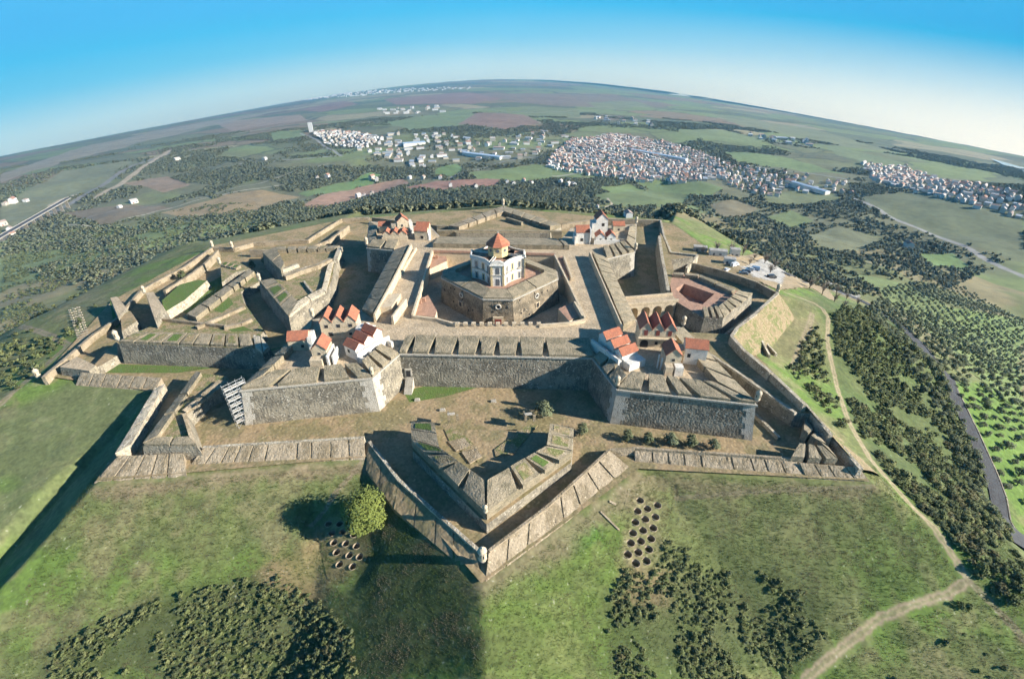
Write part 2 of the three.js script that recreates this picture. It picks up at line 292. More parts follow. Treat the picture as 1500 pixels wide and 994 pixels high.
function nearColor(x, z) {
  const n1 = fbm(x / 22, z / 22, 4), n2 = fbm(x / 5 + 50, z / 5, 4), n3 = fbm(x / 1.1, z / 1.1 + 80, 3), n4 = vn(x * 2.3, z * 2.3);
  let c = mix3(cGr, cBright, sst(0.5, 0.68, n1));
  c = mix3(c, cDry, sst(0.5, 0.74, n2) * 0.55); c = mix3(c, cDark, sst(0.56, 0.74, fbm(x / 3 - 30, z / 3 + 12, 4)) * 0.5);
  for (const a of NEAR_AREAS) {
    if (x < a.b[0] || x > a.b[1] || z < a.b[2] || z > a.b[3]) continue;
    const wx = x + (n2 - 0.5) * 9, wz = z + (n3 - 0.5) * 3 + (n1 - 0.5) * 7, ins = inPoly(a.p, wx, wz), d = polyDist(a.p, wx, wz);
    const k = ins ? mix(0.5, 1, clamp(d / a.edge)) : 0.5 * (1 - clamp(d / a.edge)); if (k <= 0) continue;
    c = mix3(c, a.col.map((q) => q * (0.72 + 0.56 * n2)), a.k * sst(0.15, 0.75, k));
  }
  for (const l of PATHS) {
    if (x < l.b[0] || x > l.b[1] || z < l.b[2] || z > l.b[3]) continue;
    let d = 1e9; for (let i = 0; i < l.p.length - 1; i++) d = Math.min(d, segDist(x, z, l.p[i], l.p[i + 1]));
    d += (n3 - 0.5) * 0.9; c = mix3(c, l.col, (1 - sst(l.w * 0.6, l.w * 1.5, d)) * (0.55 + 0.45 * sst(0.2, 0.55, d / l.w)));
  }
  const g = 0.5 + 0.62 * n3 + 0.38 * n4; c = c.map((q) => q * g);
  if (n4 > 0.93 && n1 > 0.5 && n3 > 0.5) c = mix3(c, [0.5, 0.48, 0.4], 0.5);
  return c;
}
function gridGeo(x0, x1, z0, z1, nx, nz, dy = 0) {
  const p = [], uv = [], ix = [];
  for (let j = 0; j <= nz; j++) for (let i = 0; i <= nx; i++) { const x = mix(x0, x1, i / nx), z = mix(z0, z1, j / nz); p.push(x, T(x, z) + dy, z); uv.push(i / nx, j / nz); }
  for (let j = 0; j < nz; j++) for (let i = 0; i < nx; i++) { const a = j * (nx + 1) + i, b = a + 1, c = a + nx + 1, d = c + 1; ix.push(a, c, b, b, c, d); }
  const g = new THREE.BufferGeometry(); g.setAttribute('position', new THREE.Float32BufferAttribute(p, 3)); g.setAttribute('uv', new THREE.Float32BufferAttribute(uv, 2)); g.setIndex(ix); g.computeVertexNormals(); return g;
}
function groundTex(w, h, fn) {
  const d = new Uint8Array(w * h * 4), en = (v) => 255 * (v <= 0.0031308 ? 12.92 * v : 1.055 * Math.pow(v, 1 / 2.4) - 0.055);
  for (let j = 0; j < h; j++) for (let i = 0; i < w; i++) { const c = fn((i + 0.5) / w, (j + 0.5) / h), k = (j * w + i) * 4; for (let m = 0; m < 3; m++) d[k + m] = clamp(Math.round(en(Math.max(0, c[m]))), 0, 255); d[k + 3] = 255; }
  const t = new THREE.DataTexture(d, w, h); t.colorSpace = THREE.SRGBColorSpace; t.magFilter = THREE.LinearFilter; t.minFilter = THREE.LinearMipmapLinearFilter; t.generateMipmaps = true; t.needsUpdate = true; return t;
}
const NX0 = -250, NX1 = 250, NZ0 = -330, NZ1 = 20;
{
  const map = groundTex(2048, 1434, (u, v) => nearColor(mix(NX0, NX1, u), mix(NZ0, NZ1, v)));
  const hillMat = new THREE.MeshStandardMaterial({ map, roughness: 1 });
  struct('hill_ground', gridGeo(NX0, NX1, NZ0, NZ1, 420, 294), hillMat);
  for (const f of PITS) {
    const holes = f.C.map((c) => Array.from({ length: 18 }, (_, k) => [c[0] + Math.cos(k * Math.PI / 9) * 1.02 * f.s, c[1] + Math.sin(k * Math.PI / 9) * 1.02 * f.s]));
    const g = flatGeo(offsetRing(f.ring, 0.25), (x, z) => f.top(x, z) + 0.05, holes), p = g.attributes.position, uv = g.attributes.uv;
    for (let i = 0; i < p.count; i++) uv.setXY(i, (p.getX(i) - NX0) / (NX1 - NX0), (p.getZ(i) - NZ0) / (NZ1 - NZ0));
    struct('pit_apron', g, hillMat);
  }
}
// ---------- far land ----------
const cOl = [0.115, 0.115, 0.06], cF1 = [0.135, 0.165, 0.06], cF2 = [0.25, 0.205, 0.12], cPl = [0.18, 0.11, 0.072];
const FAR_AREAS = [
  [[[0, 300], [90, 250], [195, 235], [160, 262], [60, 312], [0, 345]], [0.115, 0.135, 0.06]],
  [[[235, 312], [330, 285], [385, 278], [440, 288], [360, 312], [270, 318]], [0.20, 0.155, 0.06]],
  [[[90, 312], [200, 300], [255, 305], [150, 330]], [0.12, 0.10, 0.055]],
  [[[440, 303], [480, 282], [590, 262], [600, 268], [520, 292], [460, 306]], [0.21, 0.13, 0.075]],
  [[[590, 275], [640, 264], [735, 262], [725, 272], [640, 278]], [0.19, 0.10, 0.065]],
  [[[435, 283], [480, 272], [515, 265], [520, 277], [450, 288]], [0.09, 0.16, 0.035]],
  [[[510, 268], [545, 252], [560, 256], [545, 270], [515, 276]], [0.085, 0.17, 0.03]],
  [[[640, 246], [670, 240], [680, 250], [660, 258], [636, 256]], [0.085, 0.16, 0.03]],
  [[[685, 252], [780, 240], [860, 245], [850, 262], [760, 266], [700, 262]], [0.095, 0.15, 0.035]],
  [[[565, 180], [630, 168], [690, 170], [680, 184], [600, 190]], [0.095, 0.145, 0.045]],
  [[[640, 165], [690, 162], [700, 176], [650, 178]], [0.10, 0.15, 0.045]],
  [[[670, 182], [700, 165], [770, 168], [790, 180], [740, 190]], [0.14, 0.09, 0.06]],
  [[[440, 160], [500, 148], [525, 152], [470, 164]], [0.14, 0.085, 0.06]],
  [[[560, 145], [680, 135], [760, 142], [690, 152], [580, 153]], [0.15, 0.09, 0.065]],
  [[[700, 138], [900, 140], [1000, 155], [900, 160], [760, 150]], [0.12, 0.095, 0.06]],
  [[[990, 190], [1060, 190], [1120, 205], [1110, 215], [1010, 200]], [0.105, 0.15, 0.045]],
  [[[1060, 222], [1160, 232], [1240, 255], [1180, 252], [1080, 236]], [0.10, 0.16, 0.04]],
  [[[860, 150], [930, 148], [960, 158], [880, 162]], [0.11, 0.14, 0.05]],
  [[[760, 155], [850, 160], [850, 172], [770, 170]], [0.10, 0.13, 0.045]],
  [[[1040, 165], [1200, 190], [1320, 225], [1240, 215], [1080, 182]], [0.11, 0.135, 0.05]],
  [[[1200, 210], [1330, 240], [1400, 262], [1330, 258], [1230, 228]], [0.10, 0.14, 0.05]],
  [[[1260, 290], [1340, 278], [1480, 300], [1500, 320], [1500, 385], [1400, 355], [1300, 318]], [0.085, 0.11, 0.042]],
  [[[870, 288], [960, 275], [1010, 285], [1000, 300], [900, 302]], [0.09, 0.13, 0.035]],
  [[[925, 262], [1000, 258], [1060, 275], [1040, 288], [960, 280]], [0.095, 0.15, 0.035]],
  [[[1115, 285], [1200, 270], [1235, 290], [1180, 300], [1130, 300]], [0.10, 0.13, 0.04]],
  [[[310, 180], [440, 168], [450, 176], [340, 192]], [0.18, 0.14, 0.085]],
  [[[395, 195], [440, 190], [450, 200], [400, 206]], [0.095, 0.15, 0.04]],
  [[[0, 255], [120, 215], [300, 178], [420, 160], [300, 186], [140, 225], [0, 268]], [0.17, 0.155, 0.095]],
  [[[180, 268], [245, 258], [280, 270], [240, 282]], [0.17, 0.125, 0.07]],
  [[[1040, 300], [1075, 292], [1110, 305], [1090, 318], [1050, 316]], [0.13, 0.12, 0.055]],
  [[[1120, 318], [1160, 308], [1190, 322], [1160, 335]], [0.10, 0.15, 0.04]],
  [[[1180, 345], [1230, 330], [1290, 350], [1260, 368], [1210, 365]], [0.10, 0.12, 0.05]],
  [[[1340, 370], [1400, 372], [1420, 392], [1370, 392]], [0.10, 0.18, 0.03]],
  [[[880, 275], [920, 268], [940, 278], [900, 284]], [0.10, 0.16, 0.035]],
  [[[1380, 450], [1500, 470], [1500, 640], [1470, 640], [1420, 560]], [0.115, 0.19, 0.03]],
  [[[1250, 400], [1340, 420], [1480, 520], [1430, 560], [1330, 460]], [0.115, 0.17, 0.035]],
].map(([px, c]) => { const p = GL(px), m = (c[0] + c[1] + c[2]) / 3, col = [mix(c[0], m, 0.1) * 1.08, mix(c[1], m, 0.25), mix(c[2], m, 0.25)]; return { p, col, b: bbox(p, 30) }; });
const FAR_LINES = [
  line([[0, 352], [50, 322], [120, 288], [190, 245], [245, 225]], 9, [0.17, 0.16, 0.15]),
  line([[120, 320], [200, 304], [300, 288], [400, 262], [480, 240]], 2.5, [0.28, 0.25, 0.2]),
  line([[75, 330], [150, 332], [220, 312], [300, 290], [420, 270]], 2.5, [0.3, 0.27, 0.22]),
  line([[140, 290], [165, 275], [200, 252], [250, 220]], 9, [0.34, 0.27, 0.19]),
  line([[70, 312], [75, 300], [110, 285]], 7, [0.34, 0.28, 0.2]),
  line([[440, 195], [470, 210], [500, 228], [400, 236], [350, 240]], 5, [0.22, 0.21, 0.2]),
  line([[380, 190], [460, 172], [520, 165]], 5, [0.25, 0.22, 0.18]),
  line([[880, 160], [780, 165], [700, 160], [560, 160]], 4, [0.25, 0.22, 0.18]),
  line([[1250, 290], [1300, 315], [1400, 355], [1500, 405]], 6, [0.24, 0.23, 0.22]),
  line([[890, 290], [897, 300], [880, 305]], 2.5, [0.36, 0.3, 0.22]),
  line([[1035, 240], [1045, 232], [1240, 262]], 4, [0.2, 0.2, 0.2]),
  line([[810, 258], [860, 250], [890, 240]], 4, [0.28, 0.26, 0.22]),
  line([[660, 260], [760, 230], [880, 236]], 4, [0.2, 0.2, 0.2]),
];
const PC = [0, -190], PR0 = 150, PR1 = 9300, PAZ = 2.0;
const polar = (u, v) => { const az = mix(-PAZ, PAZ, u), r = PR0 * Math.pow(PR1 / PR0, v); return [PC[0] + Math.sin(az) * r, PC[1] - Math.cos(az) * r, r]; };
function farColor(x, z, r) {
  const n1 = fbm(x / 260, z / 260, 4), n2 = fbm(x / 60 + 50, z / 60, 4), n3 = fbm(x / 9, z / 9 + 80, 3);
  let c = r < 800 ? mix3([0.125, 0.135, 0.05], [0.20, 0.17, 0.085], sst(0.42, 0.62, n2)) : mix3(cOl, cF1, sst(0.46, 0.6, n1));
  if (r > 1500) {                                         // patchwork of fields further out: Voronoi cells of one crop each
    const k = r > 5000 ? 900 : r > 2600 ? 480 : 240, sx = x / k + n2 * 0.35, sz = z / (k * 0.8) + n1 * 0.35; let bd = 9, id = 0, sd = 9;
    for (let a = -1; a <= 1; a++) for (let b = -1; b <= 1; b++) { const ix = Math.floor(sx) + a, iz = Math.floor(sz) + b, dx = ix + hsh(ix + 500, iz) - sx, dz = iz + hsh(ix, iz + 900) - sz, d = dx * dx + dz * dz; if (d < bd) { sd = bd; bd = d; id = hsh(ix * 3 + 7, iz * 5 + 1); } else if (d < sd) sd = d; }
    const crop = id < 0.3 ? cF1 : id < 0.5 ? cOl : id < 0.66 ? cF2 : id < 0.8 ? cPl : [0.075, 0.08, 0.045];
    c = mix3(c, crop, 0.75 * sst(1400, 2000, r)); if (Math.sqrt(sd) - Math.sqrt(bd) < 0.05) c = mix3(c, [0.045, 0.055, 0.03], 0.6);
  }
  for (const a of FAR_AREAS) {
    if (x < a.b[0] || x > a.b[1] || z < a.b[2] || z > a.b[3]) continue;
    if (inPoly(a.p, x + (n3 - 0.5) * 6, z + (n2 - 0.5) * 14)) c = mix3(c, a.col.map((q) => q * (1.0 + 0.4 * n2)), 0.9);
  }
  for (const l of FAR_LINES) {
    if (x < l.b[0] || x > l.b[1] || z < l.b[2] || z > l.b[3]) continue;
    let d = 1e9; for (let i = 0; i < l.p.length - 1; i++) d = Math.min(d, segDist(x, z, l.p[i], l.p[i + 1]));
    if (d < l.w) c = mix3(c, l.col, 0.9);
  }
  const g = 0.9 + 0.6 * n3; return c.map((q) => q * g);
}
{
  const map = groundTex(2048, 1400, (u, v) => { const [x, z, r] = polar(u, v); return farColor(x, z, r); });
  const nu = 380, nv = 300, p = [], uv = [], ix = [];
  for (let j = 0; j <= nv; j++) for (let i = 0; i <= nu; i++) {
    const [x, z] = polar(i / nu, j / nv); const inn = x > NX0 + 4 && x < NX1 - 4 && z > NZ0 + 4 && z < NZ1 - 4;
    p.push(x, T(x, z) - (inn ? 25 : 0.05), z); uv.push(i / nu, j / nv);
  }
  for (let j = 0; j < nv; j++) for (let i = 0; i < nu; i++) { const a = j * (nu + 1) + i, b = a + 1, c = a + nu + 1, d = c + 1; ix.push(a, b, c, b, d, c); }
  const g = new THREE.BufferGeometry(); g.setAttribute('position', new THREE.Float32BufferAttribute(p, 3)); g.setAttribute('uv', new THREE.Float32BufferAttribute(uv, 2)); g.setIndex(ix); g.computeVertexNormals();
  struct('plain_ground', g, new THREE.MeshStandardMaterial({ map, roughness: 1 }));
  const bx = [], bi = [], nb = 40, nc = 40; for (let j = 0; j <= nc; j++) for (let i = 0; i <= nb; i++) { const x = mix(-9000, 9000, i / nb), z = mix(15, 9200, Math.pow(j / nc, 1.6)); bx.push(x, T(x, z) - 1.5, z); }
  for (let j = 0; j < nc; j++) for (let i = 0; i < nb; i++) { const a = j * (nb + 1) + i, b = a + 1, c = a + nb + 1, d = c + 1; bi.push(a, c, b, b, c, d); }
  const bg = new THREE.BufferGeometry(); bg.setAttribute('position', new THREE.Float32BufferAttribute(bx, 3)); bg.setIndex(bi); bg.computeVertexNormals(); struct('added_hills', bg, new THREE.MeshStandardMaterial({ color: new THREE.Color(0.1, 0.115, 0.05), roughness: 1 }));  // ground behind the viewer, unseen; its heights are added to lift the haze
}
// ---------- the fortress ----------
// a block of rampart: ring of photo pixels at the height of its top edge; walls with a batter, one part for each face
function rampart(parent, ring, hTop, yTop, yBot, o = {}) {
  const top = ccw(pxs(ring, hTop)), bot = offsetRing(top, o.batter ?? 0.9), holes = (o.holes ?? []).map((h) => ccw(pxs(h, hTop)));
  const n = top.length;
  for (let i = 0; i < n; i++) {
    const j = (i + 1) % n, e = norm2([top[j][0] - top[i][0], top[j][1] - top[i][1]]);
    const t = new Tri(), L = Math.hypot(top[j][0] - top[i][0], top[j][1] - top[i][1]), k = Math.max(1, Math.round(L / 12));
    for (let s = 0; s < k; s++) {
      const A = (r, y, f) => [mix(r[i][0], r[j][0], f), y, mix(r[i][1], r[j][1], f)];
      t.quad(A(bot, yBot, s / k), A(bot, yBot, (s + 1) / k), A(top, yTop, (s + 1) / k), A(top, yTop, s / k));
    }
    obj('wall', t.geo(), o.wallMat ?? M.dark, parent);
    if (o.cordon) {
      const c = new Tri(), a = offsetRing(top, 0.45), y0 = yTop - 0.5, y1 = yTop + 0.05;
      const q = (r, m, y) => [r[m][0], y, r[m][1]];
      c.quad(q(a, i, y0), q(a, j, y0), q(a, j, y1), q(a, i, y1)); c.quad(q(a, i, y1), q(a, j, y1), q(top, j, y1), q(top, i, y1)); c.quad(q(top, i, y0), q(top, j, y0), q(a, j, y0), q(a, i, y0));
      obj('cordon', c.geo(), M.quoin, parent);
    }
  }
  for (const h of holes) for (let i = 0; i < h.length; i++) {
    const j = (i + 1) % h.length; obj('inner_wall', new Tri().quad([h[j][0], o.holeY ?? 0, h[j][1]], [h[i][0], o.holeY ?? 0, h[i][1]], [h[i][0], yTop, h[i][1]], [h[j][0], yTop, h[j][1]]).geo(), o.holeMat ?? M.cream, parent);
  }
  obj(o.topName ?? 'terrace', flatGeo(top, yTop, holes), o.topMat ?? M.terre, parent);
  return top;
}
// block with a weathered, uneven top
function wornBlock(bot, top, w) {
  const t = new Tri(), nu = 5, nv = 4, B = (r, u, v) => [0, 1, 2].map((k) => mix(mix(r[0][k], r[1][k], u), mix(r[3][k], r[2][k], u), v));
  const G2 = []; for (let j = 0; j <= nv; j++) { G2.push([]); for (let i = 0; i <= nu; i++) { const p = B(top, i / nu, j / nv), e = i === 0 || j === 0 || i === nu || j === nv; p[0] += rr(-w, w) * (e ? 0.5 : 1); p[2] += rr(-w, w) * (e ? 0.5 : 1); p[1] += rr(-w, w) - (e ? rr(0, w * 1.8) : 0); G2[j].push(p); } }
  for (let j = 0; j < nv; j++) for (let i = 0; i < nu; i++) t.quad(G2[j][i], G2[j][i + 1], G2[j + 1][i + 1], G2[j + 1][i]);
  const edge = []; for (let i = 0; i < nu; i++) edge.push([i / nu, 0, G2[0][i]]); for (let j = 0; j < nv; j++) edge.push([1, j / nv, G2[j][nu]]); for (let i = nu; i > 0; i--) edge.push([i / nu, 1, G2[nv][i]]); for (let j = nv; j > 0; j--) edge.push([0, j / nv, G2[j][0]]);
  for (let k = 0; k < edge.length; k++) { const a = edge[k], b = edge[(k + 1) % edge.length]; t.quad(B(bot, a[0], a[1]), B(bot, b[0], b[1]), b[2], a[2]); }
  return t.geo();
}
// parapet between an outer and an inner edge, cut by embrasures into merlons; every merlon a part
function parapet(parent, oA, oB, iA, iB, ho, hi, hb, n, o = {}) {
  const A0 = W(...oA, ho), A1 = W(...oB, ho), B0 = W(...iA, hi), B1 = W(...iB, hi), L = Math.hypot(A1[0] - A0[0], A1[1] - A0[1]), Li = Math.hypot(B1[0] - B0[0], B1[1] - B0[1]);
  const go = (o.gap ?? 1.7) / L / 2, gi = (o.gapIn ?? 0.8) / Li / 2;
  if (o.sill) { const { sill, ...p } = o; parapet(parent, oA, oB, iA, iB, sill, sill, hb, 1, { ...p, name: 'scarp', turf: 0, mat: o.mat ?? M.merlon }); hb = sill - 0.02; }
  let ts = [0]; for (let i = 1; i < n; i++) ts.push(o.cuts ? o.cuts[i - 1] : (i + rr(-0.12, 0.12)) / n); ts.push(1);
  for (let i = 0; i < n; i++) {
    const a0 = ts[i] + (i ? go : 0), a1 = ts[i + 1] - (i < n - 1 ? go : 0), sk = o.skew ?? 0;
    const b0 = clamp(ts[i] + (i ? gi + sk : 0)), b1 = clamp(ts[i + 1] - (i < n - 1 ? gi - sk : 0));
    const dh = rr(-0.12, 0.12), P = (a, b, t, y) => [mix(a[0], b[0], t), y, mix(a[1], b[1], t)];
    const ring = [P(A0, A1, a0, 0), P(A0, A1, a1, 0), P(B0, B1, b1, 0), P(B0, B1, b0, 0)], ys = [ho, ho, hi + dh, hi + dh];
    const flip = area2(ring.map((q) => [q[0], q[2]])) > 0; const idx = flip ? [3, 2, 1, 0] : [0, 1, 2, 3];
    const bot = idx.map((k) => [ring[k][0], Array.isArray(hb) ? hb[k < 2 ? 0 : 1] : hb, ring[k][2]]), top = idx.map((k) => [ring[k][0], ys[k], ring[k][2]]);
    const m = obj(o.name ?? 'merlon', wornBlock(bot, top, o.worn ?? 0.055), o.mat ?? M.merlon, parent);
    if (o.turf && rnd() < o.turf) {              // turf lying in the top of the merlon
      const c = top.reduce((s, q) => [s[0] + q[0] / 4, s[1] + q[1] / 4, s[2] + q[2] / 4], [0, 0, 0]);
      const tr = top.map((q) => [mix(c[0], q[0], 0.66), mix(c[1], q[1], 0.66) + 0.09, mix(c[2], q[2], 0.66)]);
      obj('turf', new Tri().quad(tr[0], tr[1], tr[2], tr[3]).geo(), rnd() < 0.5 ? M.green : M.grass, m);
    }
  }
}
// free wall along a line of photo pixels
function wallLine(parent, name, pts, h, thick, hb, mat) {
  const P = pxs(pts, h);
  for (let i = 0; i < P.length - 1; i++) {
    const a = P[i], b = P[i + 1], e = norm2([b[0] - a[0], b[1] - a[1]]), nx = -e[1] * thick / 2, nz = e[0] * thick / 2;
    const r = ccw([[a[0] + nx, a[1] + nz], [b[0] + nx, b[1] + nz], [b[0] - nx, b[1] - nz], [a[0] - nx, a[1] - nz]]), bt = offsetRing(r, 0.15);
    const dy = i * 0.004;
    obj(name, new Tri().solid(bt.map((q) => [q[0], hb, q[1]]), r.map((q) => [q[0], h + dy, q[1]])).geo(), mat ?? M.light, parent);
  }
}
// moat floor
struct('moat_floor', flatGeo(ccw(pxs([[140, 704], [545, 668], [705, 854], [936, 686], [1274, 704], [1180, 592], [1075, 487], [1138, 433], [1060, 379], [985, 327], [735, 304], [500, 322], [315, 359], [165, 439], [62, 550], [226, 573]], -0.3)), -0.3), M.moat);
{ // patches of turf on the floor of the moats
  for (const r of [[[150, 545], [172, 532], [290, 536], [380, 520], [420, 505], [330, 535], [260, 545]], [[273, 458], [350, 405], [335, 398], [302, 415], [290, 428], [255, 452]], [[590, 572], [640, 560], [700, 566], [650, 580], [600, 588]], [[170, 480], [185, 462], [172, 436], [160, 440], [165, 470]]])
    struct('moat_turf', flatGeo(ccw(pxs(r, 0)), -0.29 + used_turf()), M.green);
}
function used_turf() { used_turf.n = (used_turf.n ?? 0) + 1; return 0.003 * used_turf.n; }

const fort = thing('bastioned_rampart', 'great square rampart with four bastions around the central keep', 'rampart');
const COURT = [[632, 366], [812, 371], [857, 466], [792, 474], [668, 474], [604, 462]];
rampart(fort, [[352, 567], [544, 549], [584, 514], [869, 520], [905, 566], [1108, 588], [1000, 477], [932, 468], [888, 376], [930, 366], [932, 326], [838, 332], [823, 349], [645, 346], [630, 330], [541, 322], [537, 360], [577, 364], [529, 453], [458, 465]], 13, 12, -0.8, { batter: 1.3, cordon: true, holes: [COURT], holeY: 4.5, topName: 'terreplein' });
parapet(fort, [585, 514], [868, 520], [595, 490], [863, 494], 13, 15, 11.9, 8, { cuts: [0.05, 0.165, 0.29, 0.41, 0.505, 0.62, 0.76], gap: 2.3, gapIn: 0.5 });
parapet(fort, [353, 567], [543, 549], [402, 541], [522, 531], 13, 14.6, 11.9, 4, { cuts: [0.24, 0.6, 0.86], gap: 2.4, gapIn: 1, skew: -0.03 });
parapet(fort, [545, 548], [583, 515], [530, 528], [558, 503], 13, 14.6, 11.9, 3, { gap: 1.5 });
parapet(fort, [353, 566], [457, 466], [385, 548], [455, 480], 13, 14.4, 11.9, 5, { gap: 1.4 });
parapet(fort, [870, 521], [904, 565], [884, 508], [918, 549], 13, 14.4, 11.9, 3, { gap: 1.5 });
parapet(fort, [906, 566], [1107, 588], [925, 543], [1045, 558], 13, 14.6, 11.9, 5, { cuts: [0.2, 0.42, 0.58, 0.86], gap: 2.4, gapIn: 1 });
parapet(fort, [1107, 587], [1001, 478], [1052, 558], [985, 484], 13, 14.4, 11.9, 4, { gap: 1.2 });
parapet(fort, [931, 467], [889, 377], [914, 474], [868, 368], 13, 14.8, 11.9, 9, { gap: 0.9, gapIn: 0.4 });
parapet(fort, [889, 376], [929, 366], [884, 360], [914, 352], 13, 14.4, 11.9, 4, { gap: 1.6 });
parapet(fort, [930, 365], [932, 327], [918, 352], [922, 332], 13, 14.2, 11.9, 3);
parapet(fort, [824, 349], [644, 346], [834, 359], [634, 356], 13, 14.4, 11.9, 2, { cuts: [0.04], gap: 1 });
parapet(fort, [577, 364], [538, 360], [584, 350], [546, 350], 13, 14.2, 11.9, 2, { gap: 2.2 });
parapet(fort, [538, 359], [541, 323], [550, 350], [552, 330], 13, 14.2, 11.9, 3);
parapet(fort, [578, 365], [530, 452], [599, 358], [546, 458], 13, 15, 11.9, 7, { gap: 0.6, gapIn: 0.3, mat: M.merlon });
// retaining walls along the inside of the parapets
wallLine(fort, 'banquette', [[602, 357], [575, 410], [548, 460]], 15.4, 0.7, 11.9, M.cream);
wallLine(fort, 'banquette', [[609, 362], [583, 405]], 13.2, 0.8, 11.9, M.cream);
wallLine(fort, 'banquette', [[578, 412], [560, 446]], 13.2, 0.8, 11.9, M.cream);
wallLine(fort, 'banquette', [[864, 368], [912, 478]], 15, 0.5, 11.9, M.cream);
wallLine(fort, 'banquette', [[640, 357], [828, 361]], 13.4, 1, 11.9, M.tan);
// pale dressed corners
for (const [px, py, wL, wR] of [[352, 567, 0, 3], [544, 549, 4, 4], [905, 566, 3, 4], [1108, 588, 3.2, 0], [930, 366, 3, 3], [537, 360, 2, 2]]) {
  const top = ccw(pxs([[352, 567], [544, 549], [584, 514], [869, 520], [905, 566], [1108, 588], [1000, 477], [932, 468], [888, 376], [930, 366], [932, 326], [838, 332], [823, 349], [645, 346], [630, 330], [541, 322], [537, 360], [577, 364], [529, 453], [458, 465]], 13)), c = W(px, py, 13);
  const i = top.findIndex((q) => Math.hypot(q[0] - c[0], q[1] - c[1]) < 0.01), n = top.length, a = top[(i + n - 1) % n], b = top[(i + 1) % n], O = offsetRing(top, 0.06)[i], Ob = offsetRing(top, 1.36)[i];
  const t = new Tri(), da = norm2([a[0] - c[0], a[1] - c[1]]), db = norm2([b[0] - c[0], b[1] - c[1]]);
  for (let k = 0; k < 6; k++) {
    const y0 = mix(-0.6, 11.5, k / 6), y1 = mix(-0.6, 11.5, (k + 1) / 6), f0 = (12 - y0) / 12.8, f1 = (12 - y1) / 12.8, P = (f) => [mix(O[0], Ob[0], f), mix(O[1], Ob[1], f)], p0 = P(f0), p1 = P(f1), w = k % 2 ? 1 : 0.72;
    if (wL) t.quad([p0[0] + da[0] * wL * w, y0, p0[1] + da[1] * wL * w], [p0[0], y0, p0[1]], [p1[0], y1, p1[1]], [p1[0] + da[0] * wL * w, y1, p1[1] + da[1] * wL * w]);
    if (wR) t.quad([p0[0], y0, p0[1]], [p0[0] + db[0] * wR * w, y0, p0[1] + db[1] * wR * w], [p1[0] + db[0] * wR * w, y1, p1[1] + db[1] * wR * w], [p1[0], y1, p1[1]]);
  }
  obj('quoin', t.geo(), M.quoin, fort);
}
{ // courtyard floor
  struct('courtyard_floor', flatGeo(ccw(pxs(COURT, 13)), 4.5), M.terre);
}
// ravelin in front
const rav = thing('front_ravelin', 'arrow-shaped ravelin with turfed parapets standing in the front moat', 'ravelin');
rampart(rav, [[602, 617], [602, 643], [712, 750], [838, 660], [841, 626], [805, 617], [735, 613], [634, 612]], 7, 2.6, -0.8, { topMat: M.moat, batter: 0.3 });
const RT = { turf: 0.8, mat: M.merlon, sill: 5.6 };
parapet(rav, [602, 643], [711, 749], [644, 655], [709, 702], 7, 8.6, 2.5, 4, { ...RT, cuts: [0.22, 0.44, 0.7], gap: 1.9, gapIn: 0.5 });
parapet(rav, [602, 618], [602, 642], [636, 618], [643, 654], 7, 8.3, 2.5, 2, { ...RT, gap: 0.3, gapIn: 0.2 });
parapet(rav, [713, 749], [838, 660], [714, 702], [800, 652], 7, 8.6, 2.5, 4, { ...RT, cuts: [0.36, 0.62, 0.8], gap: 1.9, gapIn: 0.5 });
parapet(rav, [838, 659], [841, 627], [801, 651], [806, 619], 7, 8.3, 2.5, 2, { ...RT, gap: 0.3, gapIn: 0.2 });
{ const b = (r, y, m, nm) => obj(nm, new Tri().solid(ccw(pxs(r, y)).map((q) => [q[0], 2.5, q[1]]), ccw(pxs(r, y)).map((q) => [q[0], y, q[1]])).geo(), m, rav);
  b([[648, 622], [662, 620], [704, 660], [700, 676], [660, 650]], 2.85, M.grass, 'banquette'); b([[656, 646], [680, 641], [690, 652], [668, 660]], 3.0, M.tan, 'ramp'); b([[676, 662], [698, 656], [706, 668], [688, 678]], 3.05, M.tan, 'ramp');
  b([[770, 624], [788, 622], [752, 664], [726, 668], [724, 658]], 2.9, M.grass, 'banquette'); }
// glacis parapets: stone-ribbed panels all round the covered way
const cw = thing('covered_way_parapet', 'low ribbed stone parapet band edging the grassy front glacis', 'parapet');
const PN = { name: 'panel', mat: M.tan, gap: 0.5, gapIn: 0.5 };
const band = (oA, oB, iA, iB, n, hi = 2.4, ho = -0.9, mat = M.tan) => { parapet(cw, oA, oB, iA, iB, ho, hi, -3, n, { ...PN, mat }); parapet(cw, oA, oB, iA, iB, ho - 0.25, hi - 0.25, -3.1, 1, { name: 'bed', mat: M.merlon, gap: 0, gapIn: 0 }); };
band([137, 707], [273, 698], [172, 668], [268, 664], 5); band([275, 686], [406, 680], [297, 656], [410, 648], 6); band([406, 680], [535, 674], [410, 648], [532, 642], 5);
band([536, 688], [577, 745], [539, 648], [584, 704], 2, 0.9, -1.2, M.moat); band([577, 745], [703, 854], [584, 704], [700, 806], 4, 0.9, -1.2, M.moat);  // darker material on these left-facing panels paints in their shade
band([711, 855], [800, 791], [716, 808], [803, 742], 3, 2.2, -1); band([800, 791], [930, 690], [803, 742], [893, 660], 5, 2.2, -1);
band([931, 681], [1055, 692], [930, 656], [1050, 664], 5, 2); band([1055, 692], [1180, 701], [1050, 664], [1166, 672], 5, 2); band([1184, 702], [1276, 706], [1172, 677], [1258, 684], 4, 2);
band([110, 564], [226, 574], [118, 545], [236, 553], 6, 2.6); 
